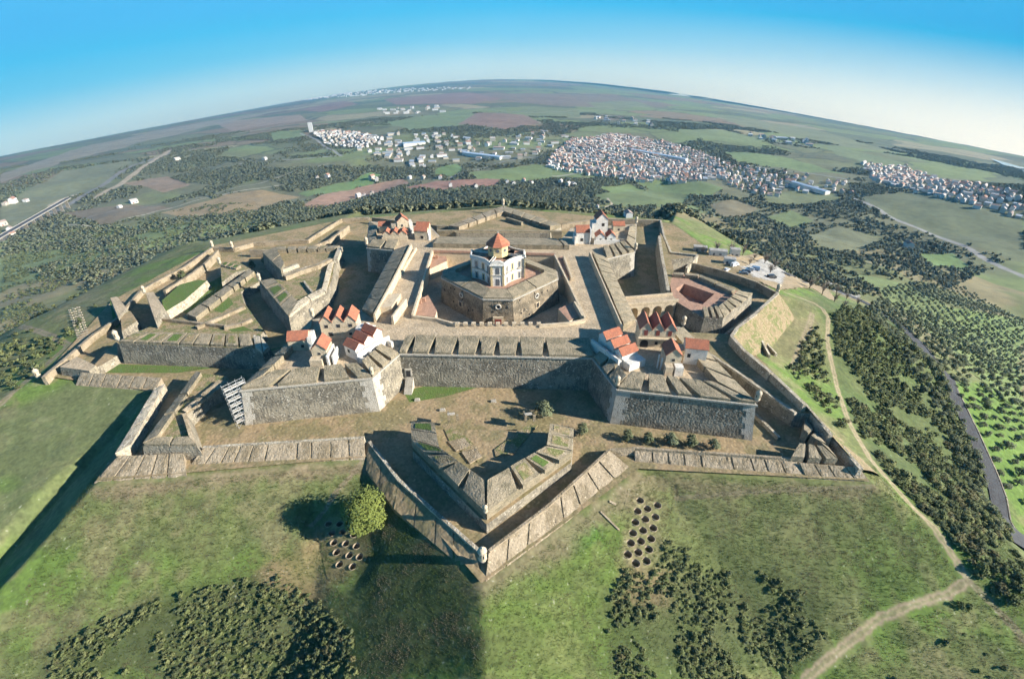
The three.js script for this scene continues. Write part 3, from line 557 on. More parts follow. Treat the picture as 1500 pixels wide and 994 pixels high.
wallLine(cw, 'coping', [[297, 654], [410, 647], [533, 640]], 2.5, 0.8, -0.5); wallLine(cw, 'coping', [[541, 646], [584, 702], [702, 806]], 1.2, 0.9, -0.5); wallLine(cw, 'coping', [[716, 806], [803, 740], [893, 658], [930, 655], [1050, 663], [1166, 671]], 2.4, 0.7, -0.5, M.tan);
parapet(cw, [168, 664], [226, 568], [192, 650], [241, 562], 3.2, 3.2, -9, 3, { name: 'flank_wall', gap: 0.5, gapIn: 0.5, mat: M.light });
// right flank: crest wall, covered way, counterscarp
const east = thing('east_counterscarp', 'long stone crest wall beside the shadowed right-hand moat', 'wall');
const ECREST = [[1262, 686], [1218, 636], [1180, 592], [1130, 545], [1090, 512], [1072, 492], [1080, 480], [1108, 458], [1140, 428]];
const EH = [2.6, 5, 7.4, 8, 8, 8, 7, 6, 5];
for (let i = 0; i < ECREST.length - 1; i++) wallLine(east, 'crest_wall', [ECREST[i], ECREST[i + 1]], Math.min(EH[i], EH[i + 1]) + 0.2 + i * 0.003, 1.2, -2);
rampart(east, [[1000, 486], [1034, 514], [1075, 540], [1120, 572], [1166, 604], [1190, 606], [1180, 594], [1130, 547], [1092, 514], [1073, 494], [1066, 489]], 5, 5, -0.8, { topName: 'covered_way', topMat: M.moat, batter: 0.3, wallMat: M.dark });
wallLine(east, 'coping', [[1166, 604], [1120, 572], [1075, 540], [1034, 514], [1000, 486]], 5.4, 1, 4.6, M.light);
{ // grassy bank outside the crest wall, down to the glacis
  const P = ECREST.map((q, i) => W(q[0], q[1], EH[i])), n = P.length, nr = P.map((q, i) => { const a = P[Math.max(0, i - 1)], b = P[Math.min(n - 1, i + 1)], e = norm2([b[0] - a[0], b[1] - a[1]]); return [-e[1], e[0]]; });
  const sgn = nr[1][0] > 0 ? 1 : -1;
  for (let i = 0; i < n - 1; i++) {
    const t = new Tri(), rows = 5, at = (k, r) => { const d = r / rows * 9.5 + 0.4, x = P[k][0] + sgn * nr[k][0] * d, z = P[k][1] + sgn * nr[k][1] * d; return [x, r === rows ? T(x, z) - 0.4 : mix(EH[k] - 0.5, T(x, z), Math.pow(r / rows, 0.85)), z]; };
    for (let r = 0; r < rows; r++) t.quad(at(i, r), at(i, r + 1), at(i + 1, r + 1), at(i + 1, r));
    obj('glacis_bank', t.geo(), M.grass, east);
  }
}
wallLine(east, 'counterscarp', [[1062, 490], [1088, 470], [1120, 445]], 1.2, 1, -0.5);
wallLine(east, 'inner_kerb', [[1100, 600], [1120, 618], [1142, 640]], 0.8, 0.9, -0.5);
parapet(east, [1160, 668], [1228, 672], [1172, 648], [1205, 652], 3.5, 4.5, -0.5, 3, { gap: 1.2 });
parapet(east, [1228, 671], [1180, 612], [1206, 650], [1178, 628], 3.5, 4.5, -0.5, 3, { gap: 1.4 });
wallLine(east, 'crest_wall', [[968, 322], [973, 345], [983, 369], [1022, 373], [1006, 392]], 4, 1.1, -2); wallLine(east, 'counterscarp', [[966, 345], [970, 375], [975, 400], [979, 425]], 9, 1.4, -0.5, M.light);
rampart(east, [[967, 340], [971, 375], [976, 400], [980, 424], [987, 396], [984, 380], [1016, 376], [980, 372], [971, 346]], 7.5, 7.5, -0.8, { topName: 'covered_way', topMat: M.moat, batter: 0.2 });
wallLine(east, 'crest_wall', [[1138, 428], [1108, 412], [1060, 396], [1020, 386], [985, 378]], 3.4, 1.1, -2, M.tan);
// right ravelin with its sunken court
const rr1 = thing('east_ravelin', 'stone ravelin with a sunken paved court joined by an arched bridge', 'ravelin');
rampart(rr1, [[1008, 449], [1032, 463], [1060, 464], [1103, 428], [1079, 423], [1025, 402], [986, 398], [982, 414], [987, 436]], 8, 7.2, -0.8, { topMat: M.pink, holes: [[[990, 420], [1003, 413], [1047, 428], [1030, 443], [1010, 438]]], holeY: 2, holeMat: M.pink });
obj('court_floor', flatGeo(ccw(pxs([[990, 420], [1003, 413], [1047, 428], [1030, 443], [1010, 438]], 8)), 2), M.pink, rr1);
parapet(rr1, [1033, 463], [1060, 464], [1030, 449], [1052, 448], 8, 9.4, 7.1, 3, { gap: 1.2 }); parapet(rr1, [1061, 463], [1103, 429], [1053, 448], [1082, 425], 8, 9.4, 7.1, 5, { gap: 1.4 });
parapet(rr1, [1078, 423], [1026, 402], [1072, 426], [1024, 405], 9, 9, 7.1, 2, { gap: 0.6 }); parapet(rr1, [1024, 401], [987, 398], [1022, 404], [987, 401], 9, 9, 7.1, 2, { gap: 0.6 });
for (const [x, y] of [[1000, 420], [1008, 422], [1020, 426], [1037, 432]]) { const p = W(x, y, 4); obj('doorway', boxGeo(p[0] - 0.8, 2, p[1] - 0.6, p[0] + 0.8, 4.6, p[1] - 0.3), M.void, rr1); }
// bridge
{
  const a = W(921, 447, 8), b = W(991, 441, 8), L = Math.hypot(b[0] - a[0], b[1] - a[1]), br = thing('arched_bridge', 'arched stone bridge crossing the right-hand moat to the ravelin', 'bridge', [a[0], 0, a[1]], Math.atan2(-(b[1] - a[1]), b[0] - a[0]));
  const sh = new THREE.Shape(); sh.moveTo(0, -0.6); sh.lineTo(0, 7.6); sh.lineTo(L, 7.6); sh.lineTo(L, -0.6);
  const n = 4, w = L / n; for (let i = n - 1; i >= 0; i--) { const x1 = (i + 1) * w - 0.7, x0 = i * w + 0.7, r = (x1 - x0) / 2; sh.lineTo(x1, -0.6); sh.lineTo(x1, 4.6); sh.absarc((x0 + x1) / 2, 4.6, r, 0, Math.PI, false); sh.lineTo(x0, -0.6); }
  obj('arches', new THREE.ExtrudeGeometry(sh, { depth: 6, bevelEnabled: false, curveSegments: 10 }).translate(0, 0, -6), M.cream, br);
  obj('deck', boxGeo(-1, 7.6, -6.1, L + 1, 7.9, 0.1), M.terre, br); obj('railing', boxGeo(-1, 7.9, -0.4, L + 1, 8.9, 0.1), M.cream, br); obj('railing', boxGeo(-1, 7.9, -6.1, L + 1, 8.9, -5.6), M.cream, br);
}
// left outworks
const west = thing('west_counterguard', 'rugged terraced counterguard with turf beside the shadowed left-hand moat', 'counterguard');
rampart(west, [[379, 411], [422, 462], [454, 438], [476, 427], [486, 405], [489, 380], [455, 392], [415, 404]], 8, 7, -0.8, { topMat: M.grass });
parapet(west, [380, 411], [422, 462], [400, 407], [436, 440], 8, 9, 6.9, 4, { turf: 0.6, gap: 0.8 }); parapet(west, [423, 462], [454, 438], [436, 440], [448, 433], 8, 9, 6.9, 1, { mat: M.light }); parapet(west, [455, 438], [476, 427], [450, 433], [470, 422], 8, 8.6, 6.9, 1, { mat: M.light }); parapet(west, [477, 427], [488, 382], [471, 422], [480, 388], 8, 8.6, 6.9, 2, { mat: M.light, gap: 0.5 });
wallLine(west, 'traverse', [[416, 404], [440, 395], [462, 388], [485, 378]], 9, 2.2, 6.8, M.tan); wallLine(west, 'traverse', [[445, 411], [452, 421], [458, 428]], 8, 0.8, 6.8);
rampart(west, [[384, 369], [411, 396], [489, 377], [498, 361], [405, 361]], 8, 7, -0.8, { topMat: M.moat });
parapet(west, [384, 369], [411, 395], [403, 361], [416, 384], 9, 10, 6.9, 2, { gap: 0.2 }); parapet(west, [404, 361], [497, 359], [406, 366], [490, 363], 8.2, 9, 6.9, 6, { gap: 0.8, turf: 0.4 }); wallLine(west, 'traverse', [[412, 394], [436, 386]], 8.6, 1.6, 6.8, M.light); wallLine(west, 'traverse', [[498, 361], [491, 379]], 9, 2, 6.8, M.light);
const horn = thing('west_hornwork', 'long dark hornwork wall with a row of turfed merlons on the left', 'hornwork');
rampart(horn, [[172, 499], [372, 507], [384, 516], [395, 507], [380, 489], [240, 482], [192, 485]], 9, 8, -0.8, { topMat: M.grass });
parapet(horn, [173, 499], [371, 506], [200, 486], [366, 489], 9, 10.2, 7.9, 9, { turf: 0.8, gap: 0.8, gapIn: 0.5 }); parapet(horn, [373, 507], [384, 515], [370, 490], [380, 492], 9.2, 9.8, 7.9, 1, { mat: M.light }); parapet(horn, [385, 515], [394, 507], [381, 492], [380, 490], 9.2, 9.8, 7.9, 1, { mat: M.light });  // lighter stone on the end faces puts their sunlight into the colour
const terr = thing('west_terrace', 'broad turf and earth terrace behind the left hornwork', 'terrace');
rampart(terr, [[192, 486], [240, 483], [379, 490], [386, 482], [356, 440], [352, 425], [378, 411], [372, 392], [330, 418], [273, 460], [238, 468]], 4, 3.2, -0.8, { topMat: M.grass });
parapet(terr, [365, 394], [273, 459], [372, 397], [286, 464], 5, 5.4, 3.1, 5, { gap: 0.5, mat: M.merlon }); wallLine(terr, 'bank', [[287, 478], [320, 464], [357, 448]], 4.4, 1.4, 3.1, M.tan); wallLine(terr, 'bank', [[328, 478], [352, 473], [367, 466]], 4.4, 1.4, 3.1, M.tan); wallLine(terr, 'bank', [[238, 466], [290, 472], [330, 476]], 4.4, 1, 3.1, M.tan);
for (const r of [[[312, 455], [335, 435], [342, 445], [325, 458]], [[330, 480], [350, 475], [370, 484], [340, 486]], [[345, 422], [372, 408], [368, 400], [350, 412]]]) obj('turf', flatGeo(ccw(pxs(r, 3.2)), 3.23), M.green, terr);
const env = thing('west_envelope', 'ruined outer stone works with dark ditches on the far left', 'outwork');
rampart(env, [[240, 455], [270, 437], [284, 425], [302, 409], [288, 408], [262, 415], [236, 438]], 4, 3.4, -0.8, { topMat: M.green, wallMat: M.light });
rampart(env, [[322, 387], [324, 412], [345, 396], [366, 392], [345, 380]], 5, 4.4, -0.8, { topMat: M.grass }); parapet(env, [323, 388], [345, 393], [330, 383], [352, 388], 5.2, 6, 4.3, 3, { turf: 0.5, gap: 0.6 });
rampart(env, [[161, 436], [171, 434], [185, 451], [173, 465]], 5, 5, -0.8, {}); rampart(env, [[213, 429], [224, 427], [239, 449], [226, 467]], 7, 7, -0.8, {}); rampart(env, [[176, 462], [190, 455], [200, 470], [178, 485]], 4, 4, -0.8, { topMat: M.moat });
rampart(env, [[87, 537], [130, 543], [140, 535], [112, 522]], 3, 3, -3, {}); rampart(env, [[132, 540], [170, 500], [172, 520], [148, 535]], 2.5, 2.5, -0.8, { topMat: M.moat });
wallLine(env, 'outer_wall', [[62, 552], [100, 520], [135, 490], [170, 466], [205, 425], [235, 408], [270, 390], [310, 362], [342, 363], [370, 355], [400, 353], [450, 351], [475, 335], [500, 320], [541, 318]], 2, 1.1, -4, M.tan);
wallLine(env, 'inner_line', [[240, 425], [280, 400], [300, 385], [318, 366]], 3.4, 1.2, -0.8, M.tan); wallLine(env, 'inner_line', [[365, 366], [440, 366], [480, 352], [510, 330]], 3.6, 1.2, -0.8, M.tan);
const cg = thing('west_redan', 'narrow grassy redan wall below the left front bastion', 'redan');
rampart(cg, [[287, 543], [228, 616], [207, 650], [286, 650], [279, 627], [271, 604], [300, 575], [336, 558], [330, 548]], 5, 4.2, -0.8, { topMat: M.grass });
parapet(cg, [287, 543], [209, 648], [294, 546], [230, 638], 5, 5.6, 4.1, 3, { gap: 0.6 }); parapet(cg, [210, 650], [286, 650], [232, 640], [276, 638], 5, 5.6, 4.1, 2, { gap: 0.6 }); parapet(cg, [286, 649], [272, 604], [277, 640], [266, 606], 5, 5.5, 4.1, 1, { mat: M.tan }); parapet(cg, [272, 603], [335, 558], [266, 600], [320, 556], 5, 5.5, 4.1, 2, { mat: M.tan, gap: 0.4 });
// ravelin behind
const nr = thing('rear_ravelin', 'triangular stone ravelin beyond the back curtain wall', 'ravelin');
rampart(nr, [[656, 331], [737, 301], [822, 328], [806, 337], [668, 337]], 6, 4.5, -0.8, { topMat: M.moat });
parapet(nr, [657, 330], [737, 301], [672, 332], [738, 309], 6.5, 7, 4.4, 5, { gap: 0.6, mat: M.tan }); parapet(nr, [738, 301], [822, 328], [738, 309], [806, 331], 6.5, 7, 4.4, 5, { gap: 0.6, mat: M.merlon });
wallLine(nr, 'traverse', [[700, 322], [733, 312]], 6, 1.5, 4.4, M.tan); wallLine(nr, 'traverse', [[742, 318], [765, 325]], 6.6, 1.5, 4.4, M.merlon);
wallLine(nr, 'gorge_wall', [[640, 337], [823, 338]], 5, 2, -0.8, M.merlon); wallLine(nr, 'gorge_wall', [[545, 318], [640, 330], [656, 330]], 4, 1.5, -0.8, M.merlon); wallLine(nr, 'gorge_wall', [[822, 328], [880, 320], [968, 322]], 4, 1.5, -0.8, M.tan);
// ---------- keep and governor's house ----------
const ringXZ = (r, y) => r.map((q) => [q[0], y, q[1]]);
{
  const keep = thing('central_keep', 'squat eight-sided stone keep rising from the sunken courtyard', 'keep');
  const ring = ccw([[-10.9, -164.6], [0.3, -164.3], [18.8, -183], [18.8, -190], [0.3, -209], [-10.9, -209], [-29, -190.5], [-29, -184]]), bot = offsetRing(ring, 1.4), n = ring.length;
  for (let i = 0; i < n; i++) { const j = (i + 1) % n; obj('wall', new Tri().quad([bot[i][0], 4.4, bot[i][1]], [bot[j][0], 4.4, bot[j][1]], [ring[j][0], 15.6, ring[j][1]], [ring[i][0], 15.6, ring[i][1]]).geo(), M.keep, keep); }
  const c1 = offsetRing(ring, 0.45), y0 = 15.2, y1 = 15.7;
  for (let i = 0; i < n; i++) { const j = (i + 1) % n; obj('cordon', new Tri().quad([c1[i][0], y0, c1[i][1]], [c1[j][0], y0, c1[j][1]], [c1[j][0], y1, c1[j][1]], [c1[i][0], y1, c1[i][1]]).quad([c1[i][0], y1, c1[i][1]], [c1[j][0], y1, c1[j][1]], [ring[j][0], y1, ring[j][1]], [ring[i][0], y1, ring[i][1]]).geo(), M.quoin, keep); }
  const inn = offsetRing(ring, -5.4);
  for (let i = 0; i < n; i++) {
    const j = (i + 1) % n, m = Math.hypot(ring[j][0] - ring[i][0], ring[j][1] - ring[i][1]) > 15 ? 2 : 1;
    for (let k = 0; k < m; k++) {
      const L = (r, f) => [mix(r[i][0], r[j][0], f), mix(r[i][1], r[j][1], f)], a = k / m + (k ? 0.012 : 0.004), b = (k + 1) / m - (k < m - 1 ? 0.012 : 0.004), r = [L(ring, a), L(ring, b), L(inn, b), L(inn, a)];
      obj('parapet', new Tri().solid(ringXZ(r, 15.5), r.map((q, z) => [q[0], z < 2 ? 16.3 : 17.5, q[1]])).geo(), M.merlon, keep);
    }
  }
  obj('platform', flatGeo(offsetRing(ring, -0.2), 15.9), M.pink, keep);
  const side = (i, f, y, out = 0.1) => { const j = (i + 1) % n, k = (15.6 - y) / 11.2, P = (r) => [mix(r[i][0], r[j][0], f), mix(r[i][1], r[j][1], f)], a = P(ring), b = P(bot), e = norm2([ring[j][0] - ring[i][0], ring[j][1] - ring[i][1]]), nn = [-e[1], e[0]]; return { p: [mix(a[0], b[0], k) + nn[0] * out, y, mix(a[1], b[1], k) + nn[1] * out], ang: Math.atan2(nn[0], nn[1]) }; };
  const fi = ring.findIndex((q, i) => { const w = ring[(i + 1) % n]; return q[1] > -166 && w[1] > -166; });
  const put = (geo, m, s, nm) => { const o = obj(nm, geo, m, keep); o.position.set(...s.p); o.rotation.y = s.ang; return o; };
  for (const [i, f] of [[fi, 0.5], [(fi + 1) % n, 0.5], [(fi + n - 1) % n, 0.5]]) {
    const s = side(i, f, 12.6); const w = put(new THREE.TorusGeometry(0.95, 0.32, 6, 20), M.quoin, s, 'round_window'); obj('opening', new THREE.CylinderGeometry(0.95, 0.95, 0.1, 18).rotateX(Math.PI / 2), M.void, w);
  }
  const d = put(boxGeo(-2, 0, -0.5, 2, 4.2, 0.2), M.cream, side(fi, 0.5, 4.5), 'gate_surround'); obj('door', boxGeo(-1.3, 0, 0, 1.3, 3.4, 0.26), M.redDoor, d);
  for (const [k, f] of [[1, 0.5], [n - 1, 0.5]]) { const w = put(boxGeo(-1.2, 0, -0.3, 1.2, 2.4, 0.12), M.cream, side((fi + k) % n, f, 7.6), 'window'); obj('pane', boxGeo(-0.8, 0.2, 0, 0.8, 2.1, 0.18), M.void, w); }
  for (let k = 0; k < 26; k++) { const i = [fi, (fi + 1) % n, (fi + n - 1) % n][k % 3], s = side(i, rr(0.06, 0.94), rr(6, 14.6)); put(boxGeo(-0.22, 0, -0.2, 0.22, 0.7, 0.04), M.void, s, 'loophole'); }

  const H = thing('governor_house', 'white two-storey house with yellow pilasters and red pointed lantern atop the keep', 'house', [-5.7, 15.9, -186]);
  const q = 10.9, ch = 2.6, pts = [];
  for (let k = 0; k < 4; k++) {
    const a = k * Math.PI / 2, rot = (x, z) => [x * Math.cos(a) - z * Math.sin(a), x * Math.sin(a) + z * Math.cos(a)];
    pts.push(rot(-ch, q), rot(ch, q));
    for (let s = 1; s < 8; s++) { const f = s / 8, x = mix(ch, q, f), z = mix(q, ch, f), w = 1.35 * Math.sin(f * Math.PI); pts.push(rot(x - w * 0.7, z - w * 0.7)); }
  }
  const r = ccw(pts), N = r.length; const t = new Tri();
  for (let i = 0; i < N; i++) { const j = (i + 1) % N; t.quad([r[i][0], 0, r[i][1]], [r[j][0], 0, r[j][1]], [r[j][0], 9.2, r[j][1]], [r[i][0], 9.2, r[i][1]]); }
  obj('wall', t.geo(), M.white, H);
  const trim = (nm, y0, y1, out, m) => { const a = offsetRing(r, out), t = new Tri(); t.solid(ringXZ(a, y0), ringXZ(a, y1), false); for (let i = 0; i < N; i++) { const j = (i + 1) % N; t.quad([a[i][0], y1, a[i][1]], [a[j][0], y1, a[j][1]], [r[j][0] * 0.96, y1, r[j][1] * 0.96], [r[i][0] * 0.96, y1, r[i][1] * 0.96]); } return obj(nm, t.geo(), m, H); };
  trim('string_course', 4.5, 4.85, 0.22, M.quoin); trim('cornice', 8.7, 9.15, 0.42, M.white); trim('balustrade', 9.16, 10.0, 0.1, M.white);
  obj('roof_terrace', flatGeo(r, 9.25), M.pink, H);
  for (let k = 0; k < 4; k++) {
    const a = k * Math.PI / 2;
    const g = new THREE.Group(); g.name = 'corner_bay'; g.rotation.y = -a; H.add(g);
    for (const x of [-2.35, 2.35]) obj('pilaster', boxGeo(x - 0.42, 0, q - 0.2, x + 0.42, 8.7, q + 0.16), M.yellow, g);
    obj('pediment', new Tri().solid([[-2.6, 10, q + 0.1], [2.6, 10, q + 0.1], [2.6, 10, q - 0.5], [-2.6, 10, q - 0.5]], [[-0.9, 10.9, q + 0.1], [0.9, 10.9, q + 0.1], [0.9, 10.9, q - 0.5], [-0.9, 10.9, q - 0.5]]).geo(), M.white, g);
    for (const [y0, y1] of [[0.3, 3.1], [5.2, 7.8]]) obj('window', boxGeo(-0.75, y0, q - 0.2, 0.75, y1, q + 0.06), M.glass, g);
    for (const f of [0.2, 0.5, 0.8]) {
      const x = mix(ch, q, f), z = mix(q, ch, f), w = 1.35 * Math.sin(f * Math.PI), slope = 0.78 * 1.35 * Math.cos(f * Math.PI) * 0.36, px = x - w * 0.7, pz = z - w * 0.7;
      for (const [y0, y1] of [[0.5, 3.1], [5.2, 7.7]]) { const s = obj('window_surround', boxGeo(-0.85, y0 - 0.2, -0.4, 0.85, y1 + 0.25, 0.1), f === 0.5 ? M.yellow : M.quoin, g); s.position.set(px, 0, pz); s.rotation.y = Math.PI / 4 + slope; obj('pane', boxGeo(-0.42, y0 + 0.1, 0, 0.42, y1 - 0.1, 0.14), M.glass, s); if (y0 > 4) obj('balcony', boxGeo(-1, y0 - 0.3, 0, 1, y0 - 0.1, 0.8), M.quoin, s); }
    }
  }
  const dr = obj('lantern', new THREE.CylinderGeometry(4.3, 4.3, 4.6, 8).toNonIndexed().rotateY(Math.PI / 8).translate(0, 11.4, 0), M.yellow, H); dr.geometry.computeVertexNormals();
  for (let k = 0; k < 8; k++) { const w = obj('oculus', new THREE.CylinderGeometry(0.7, 0.7, 0.1, 14).rotateX(Math.PI / 2), M.glass, dr); const a = k * Math.PI / 4; w.position.set(Math.sin(a) * 4.0, 12, Math.cos(a) * 4.0); w.rotation.y = a; }
  const rf = obj('pointed_roof', new THREE.ConeGeometry(5.1, 4.6, 8, 1).toNonIndexed().rotateY(Math.PI / 8).translate(0, 16, 0), M.roof, H); rf.geometry.computeVertexNormals();
  obj('finial', new THREE.SphereGeometry(0.35, 8, 6).translate(0, 18.4, 0), M.quoin, rf); obj('eaves', new THREE.CylinderGeometry(4.9, 4.5, 0.4, 8).rotateY(Math.PI / 8).translate(0, 13.7, 0), M.cream, rf);
}
// ---------- gabled houses on the bastions ----------
// front of the house at +z, ridge along z when the gable faces the front, else along x
function gable(g, w, d, h, rh, o = {}) {
  const x0 = (o.x ?? 0) - w / 2, x1 = (o.x ?? 0) + w / 2, z0 = (o.z ?? 0) - d, z1 = o.z ?? 0, y = o.y ?? 0, wm = o.wall ?? M.white, t = new Tri(), mx = (x0 + x1) / 2, mz = (z0 + z1) / 2;
  t.quad([x0, y - 1, z1], [x1, y - 1, z1], [x1, h, z1], [x0, h, z1]).quad([x1, y - 1, z1], [x1, y - 1, z0], [x1, h, z0], [x1, h, z1]).quad([x1, y - 1, z0], [x0, y - 1, z0], [x0, h, z0], [x1, h, z0]).quad([x0, y - 1, z0], [x0, y - 1, z1], [x0, h, z1], [x0, h, z0]);
  const e = 0.25, th = 0.22;
  const slab = (a, b, c, dd) => obj('roof', new Tri().solid([a, b, c, dd].map((q) => [q[0], q[1] - th, q[2]]), [a, b, c, dd]).geo(), o.roof ?? M.roof, g);
  if (o.front) {
    t.tri([x0, h, z1], [x1, h, z1], [mx, h + rh, z1]).tri([x1, h, z0], [x0, h, z0], [mx, h + rh, z0]);
    slab([mx, h + rh + th, z1 + e], [x1 + e, h + th - e * rh / w * 2, z1 + e], [x1 + e, h + th - e * rh / w * 2, z0 - e], [mx, h + rh + th, z0 - e]); slab([x0 - e, h + th - e * rh / w * 2, z1 + e], [mx, h + rh + th + 0.004, z1 + e], [mx, h + rh + th + 0.004, z0 - e], [x0 - e, h + th - e * rh / w * 2, z0 - e]);
  } else {
    t.tri([x1, h, z1], [x1, h, z0], [x1, h + rh, mz]).tri([x0, h, z0], [x0, h, z1], [x0, h + rh, mz]);
    slab([x0 - e, h + th - e * rh / d * 2, z1 + e], [x1 + e, h + th - e * rh / d * 2, z1 + e], [x1 + e, h + rh + th, mz], [x0 - e, h + rh + th, mz]); slab([x0 - e, h + rh + th + 0.004, mz], [x1 + e, h + rh + th + 0.004, mz], [x1 + e, h + th - e * rh / d * 2, z0 - e], [x0 - e, h + th - e * rh / d * 2, z0 - e]);
  }
  obj('wall', t.geo(), wm, g);
}
const opening = (g, x, y, z, w, h, m = M.void, nm = 'window') => { const s = obj(nm, boxGeo(x - w / 2 - 0.12, y - 0.12, z - 0.2, x + w / 2 + 0.12, y + h + 0.12, z + 0.05), M.quoin, g); obj('pane', boxGeo(x - w / 2, y, z, x + w / 2, y + h, z + 0.08), m, s); };
function house(px, py, base, turn, label, build) { const p = W(px, py, base); const g = thing('barrack_house', label, 'house', [p[0], base, p[1]], turn); build(g); return g; }
const chimney = (g, x, y, z) => obj('chimney', boxGeo(x - 0.35, y, z - 0.35, x + 0.35, y + 1.6, z + 0.35), M.white, g);
const triple = (g, w, d, h, rh, wall, door) => { for (let k = 0; k < 3; k++) { const x = (k - 1) * w / 3; gable(g, w / 3, d, h, rh, { x, front: true, wall }); opening(g, x, h - 2.3, 0, 1.2, door ? 2 : 1.2, door ? M.redDoor : M.void); } };
house(499, 494, 12, 0.1, 'grey barrack house with three sawtooth red gables beside the left curtain road', (g) => { triple(g, 12, 7, 6.3, 2.4, M.cream); opening(g, -3, 0, 0, 1.3, 2.2, M.void, 'door'); opening(g, 3.6, 0.8, 0, 1, 1); obj('forecourt_wall', boxGeo(-6.4, -0.2, 0.3, 6.4, 0.9, 0.9), M.cream, g); });
house(439, 513, 12, 0.15, 'low house with one red roof slope above the left moat edge', (g) => { gable(g, 6.2, 5.5, 4, 1.9, { wall: M.cream }); opening(g, 1.2, 1, 0, 0.9, 1.1); obj('annex', boxGeo(3.15, -0.2, -5, 4.6, 4.6, 0.4), M.white, g); });
house(468, 540, 12, 0.05, 'small white gable-fronted house with twin white annex walls on left front bastion', (g) => { gable(g, 4.6, 6, 5.6, 2.2, { front: true, z: -2.5, wall: M.cream }); opening(g, 0, 3.6, -2.5, 0.8, 0.8); obj('annex', boxGeo(-2.6, -0.2, -2.4, 1.2, 3.2, 0), M.cream, g); obj('annex', boxGeo(2.5, -0.2, -8, 3.1, 4.2, -0.5), M.white, g); obj('annex', boxGeo(4, -0.2, -7, 4.5, 3.8, -1.2), M.white, g); });
house(515, 524, 12, -0.62, 'white house with three stepped red roofs on left front bastion', (g) => { for (let k = 0; k < 3; k++) gable(g, 5.6, 3.6, 4.2 + k * 0.9, 1.6, { z: -k * 3.8, wall: M.white }); opening(g, -0.8, 1.8, 0, 1, 1.2); obj('screen_wall', boxGeo(3.4, -0.2, -13, 4.1, 3.4, 0.5), M.white, g); for (const z of [-12, -8, -4, 0]) obj('buttress', boxGeo(4.1, -0.2, z - 0.5, 6.2, 2.2, z + 0.4), M.white, g); });
house(533, 497, 12, -0.3, 'white domed cistern house with rounded parapet at left bastion gorge', (g) => { gable(g, 5, 4, 3.6, 1, { wall: M.white, roof: M.white }); opening(g, 0, 0, 0, 1.4, 2, M.void, 'door'); obj('dome', new THREE.SphereGeometry(1.2, 12, 8).translate(0.8, 4.4, -2), M.white, g); });
house(960, 509, 12, -0.08, 'cream barrack house with three red gables, red doors and ground-floor arches', (g) => { triple(g, 11.6, 7.5, 7, 2.6, M.cream, true); obj('gallery', boxGeo(-6.2, 3.7, 0, 6.2, 4, 1.1), M.cream, g); for (const x of [-3.9, 3.4]) { const s = new THREE.Shape(); s.moveTo(-1.3, 0); s.lineTo(-1.3, 1.6); s.absarc(0, 1.6, 1.3, Math.PI, 0, true); s.lineTo(1.3, 0); obj('arch', new THREE.ExtrudeGeometry(s, { depth: 0.3, bevelEnabled: false }).translate(x, 0, -0.2), M.void, g); } opening(g, 0, 1.2, 0, 0.9, 1.1); });
house(921, 532, 12, 0.52, 'white house with three stepped red roofs on right front bastion', (g) => { for (let k = 0; k < 3; k++) gable(g, 6.4, 3.8, 4 + k * 0.9, 1.6, { z: -k * 4, wall: M.white }); obj('screen_wall', boxGeo(-5.4, -0.2, -13, -4.7, 3.6, 0.8), M.white, g); for (const z of [-12, -8, -4, 0]) obj('buttress', boxGeo(-4.7, -0.2, z - 0.4, -3.3, 2.4, z + 0.4), M.white, g); opening(g, 0, 1, 0, 1, 1.3); obj('annex', boxGeo(-3.1, -0.2, 0.02, 3.4, 2.6, 3.6), M.white, g); });
house(986, 551, 12, -0.05, 'small gable-fronted house with walled yard on right front bastion', (g) => { gable(g, 4.7, 6, 6, 2.3, { front: true, z: -2.6, wall: M.cream }); opening(g, 0, 3.8, -2.6, 0.9, 0.9); obj('yard_wall', boxGeo(-2.6, -0.2, -2.5, -0.3, 3.2, 0), M.cream, g); obj('yard_wall', boxGeo(0.3, -0.2, -2.5, 2.8, 3.2, 0), M.white, g); obj('post', boxGeo(-4.2, -0.2, -4.5, -3.8, 5, -4.1), M.white, g); obj('post', boxGeo(-3.4, -0.2, -3.5, -3, 4.6, -3.1), M.white, g); });
house(1016, 534, 12, -0.2, 'tall white house with one red roof slope above the right-hand moat', (g) => { gable(g, 6.6, 5.5, 6, 1.8, { wall: M.white }); obj('annex', boxGeo(-5, -0.2, -5, -3.35, 4.2, -1), M.cream, g); opening(g, -2, 2.6, 0, 0.9, 1.3); });
house(564, 341, 12, 0.1, 'low red-roofed house at the outer edge of left rear bastion', (g) => { gable(g, 6, 5, 3.8, 1.6, { wall: M.cream }); opening(g, 1, 1.2, 0, 0.9, 1); });
house(592, 343, 12, 0.35, 'tall house with red gable roof at centre of left rear bastion', (g) => { gable(g, 6, 6, 7, 2.6, { front: true, wall: M.cream }); opening(g, -0.6, 4.2, 0, 1, 1.2); obj('annex', boxGeo(3.1, -0.2, -5.5, 5, 6, 0.2), M.white, g); });
house(579, 352, 12, 0.05, 'row of three little red gables on left rear bastion', (g) => { for (let k = 0; k < 3; k++) gable(g, 4, 5, 3.4, 1.8, { x: (k - 1) * 4.1, front: true, wall: M.cream }); obj('forecourt_wall', boxGeo(-6.4, -0.2, 0.4, 6.6, 2, 1), M.cream, g); });
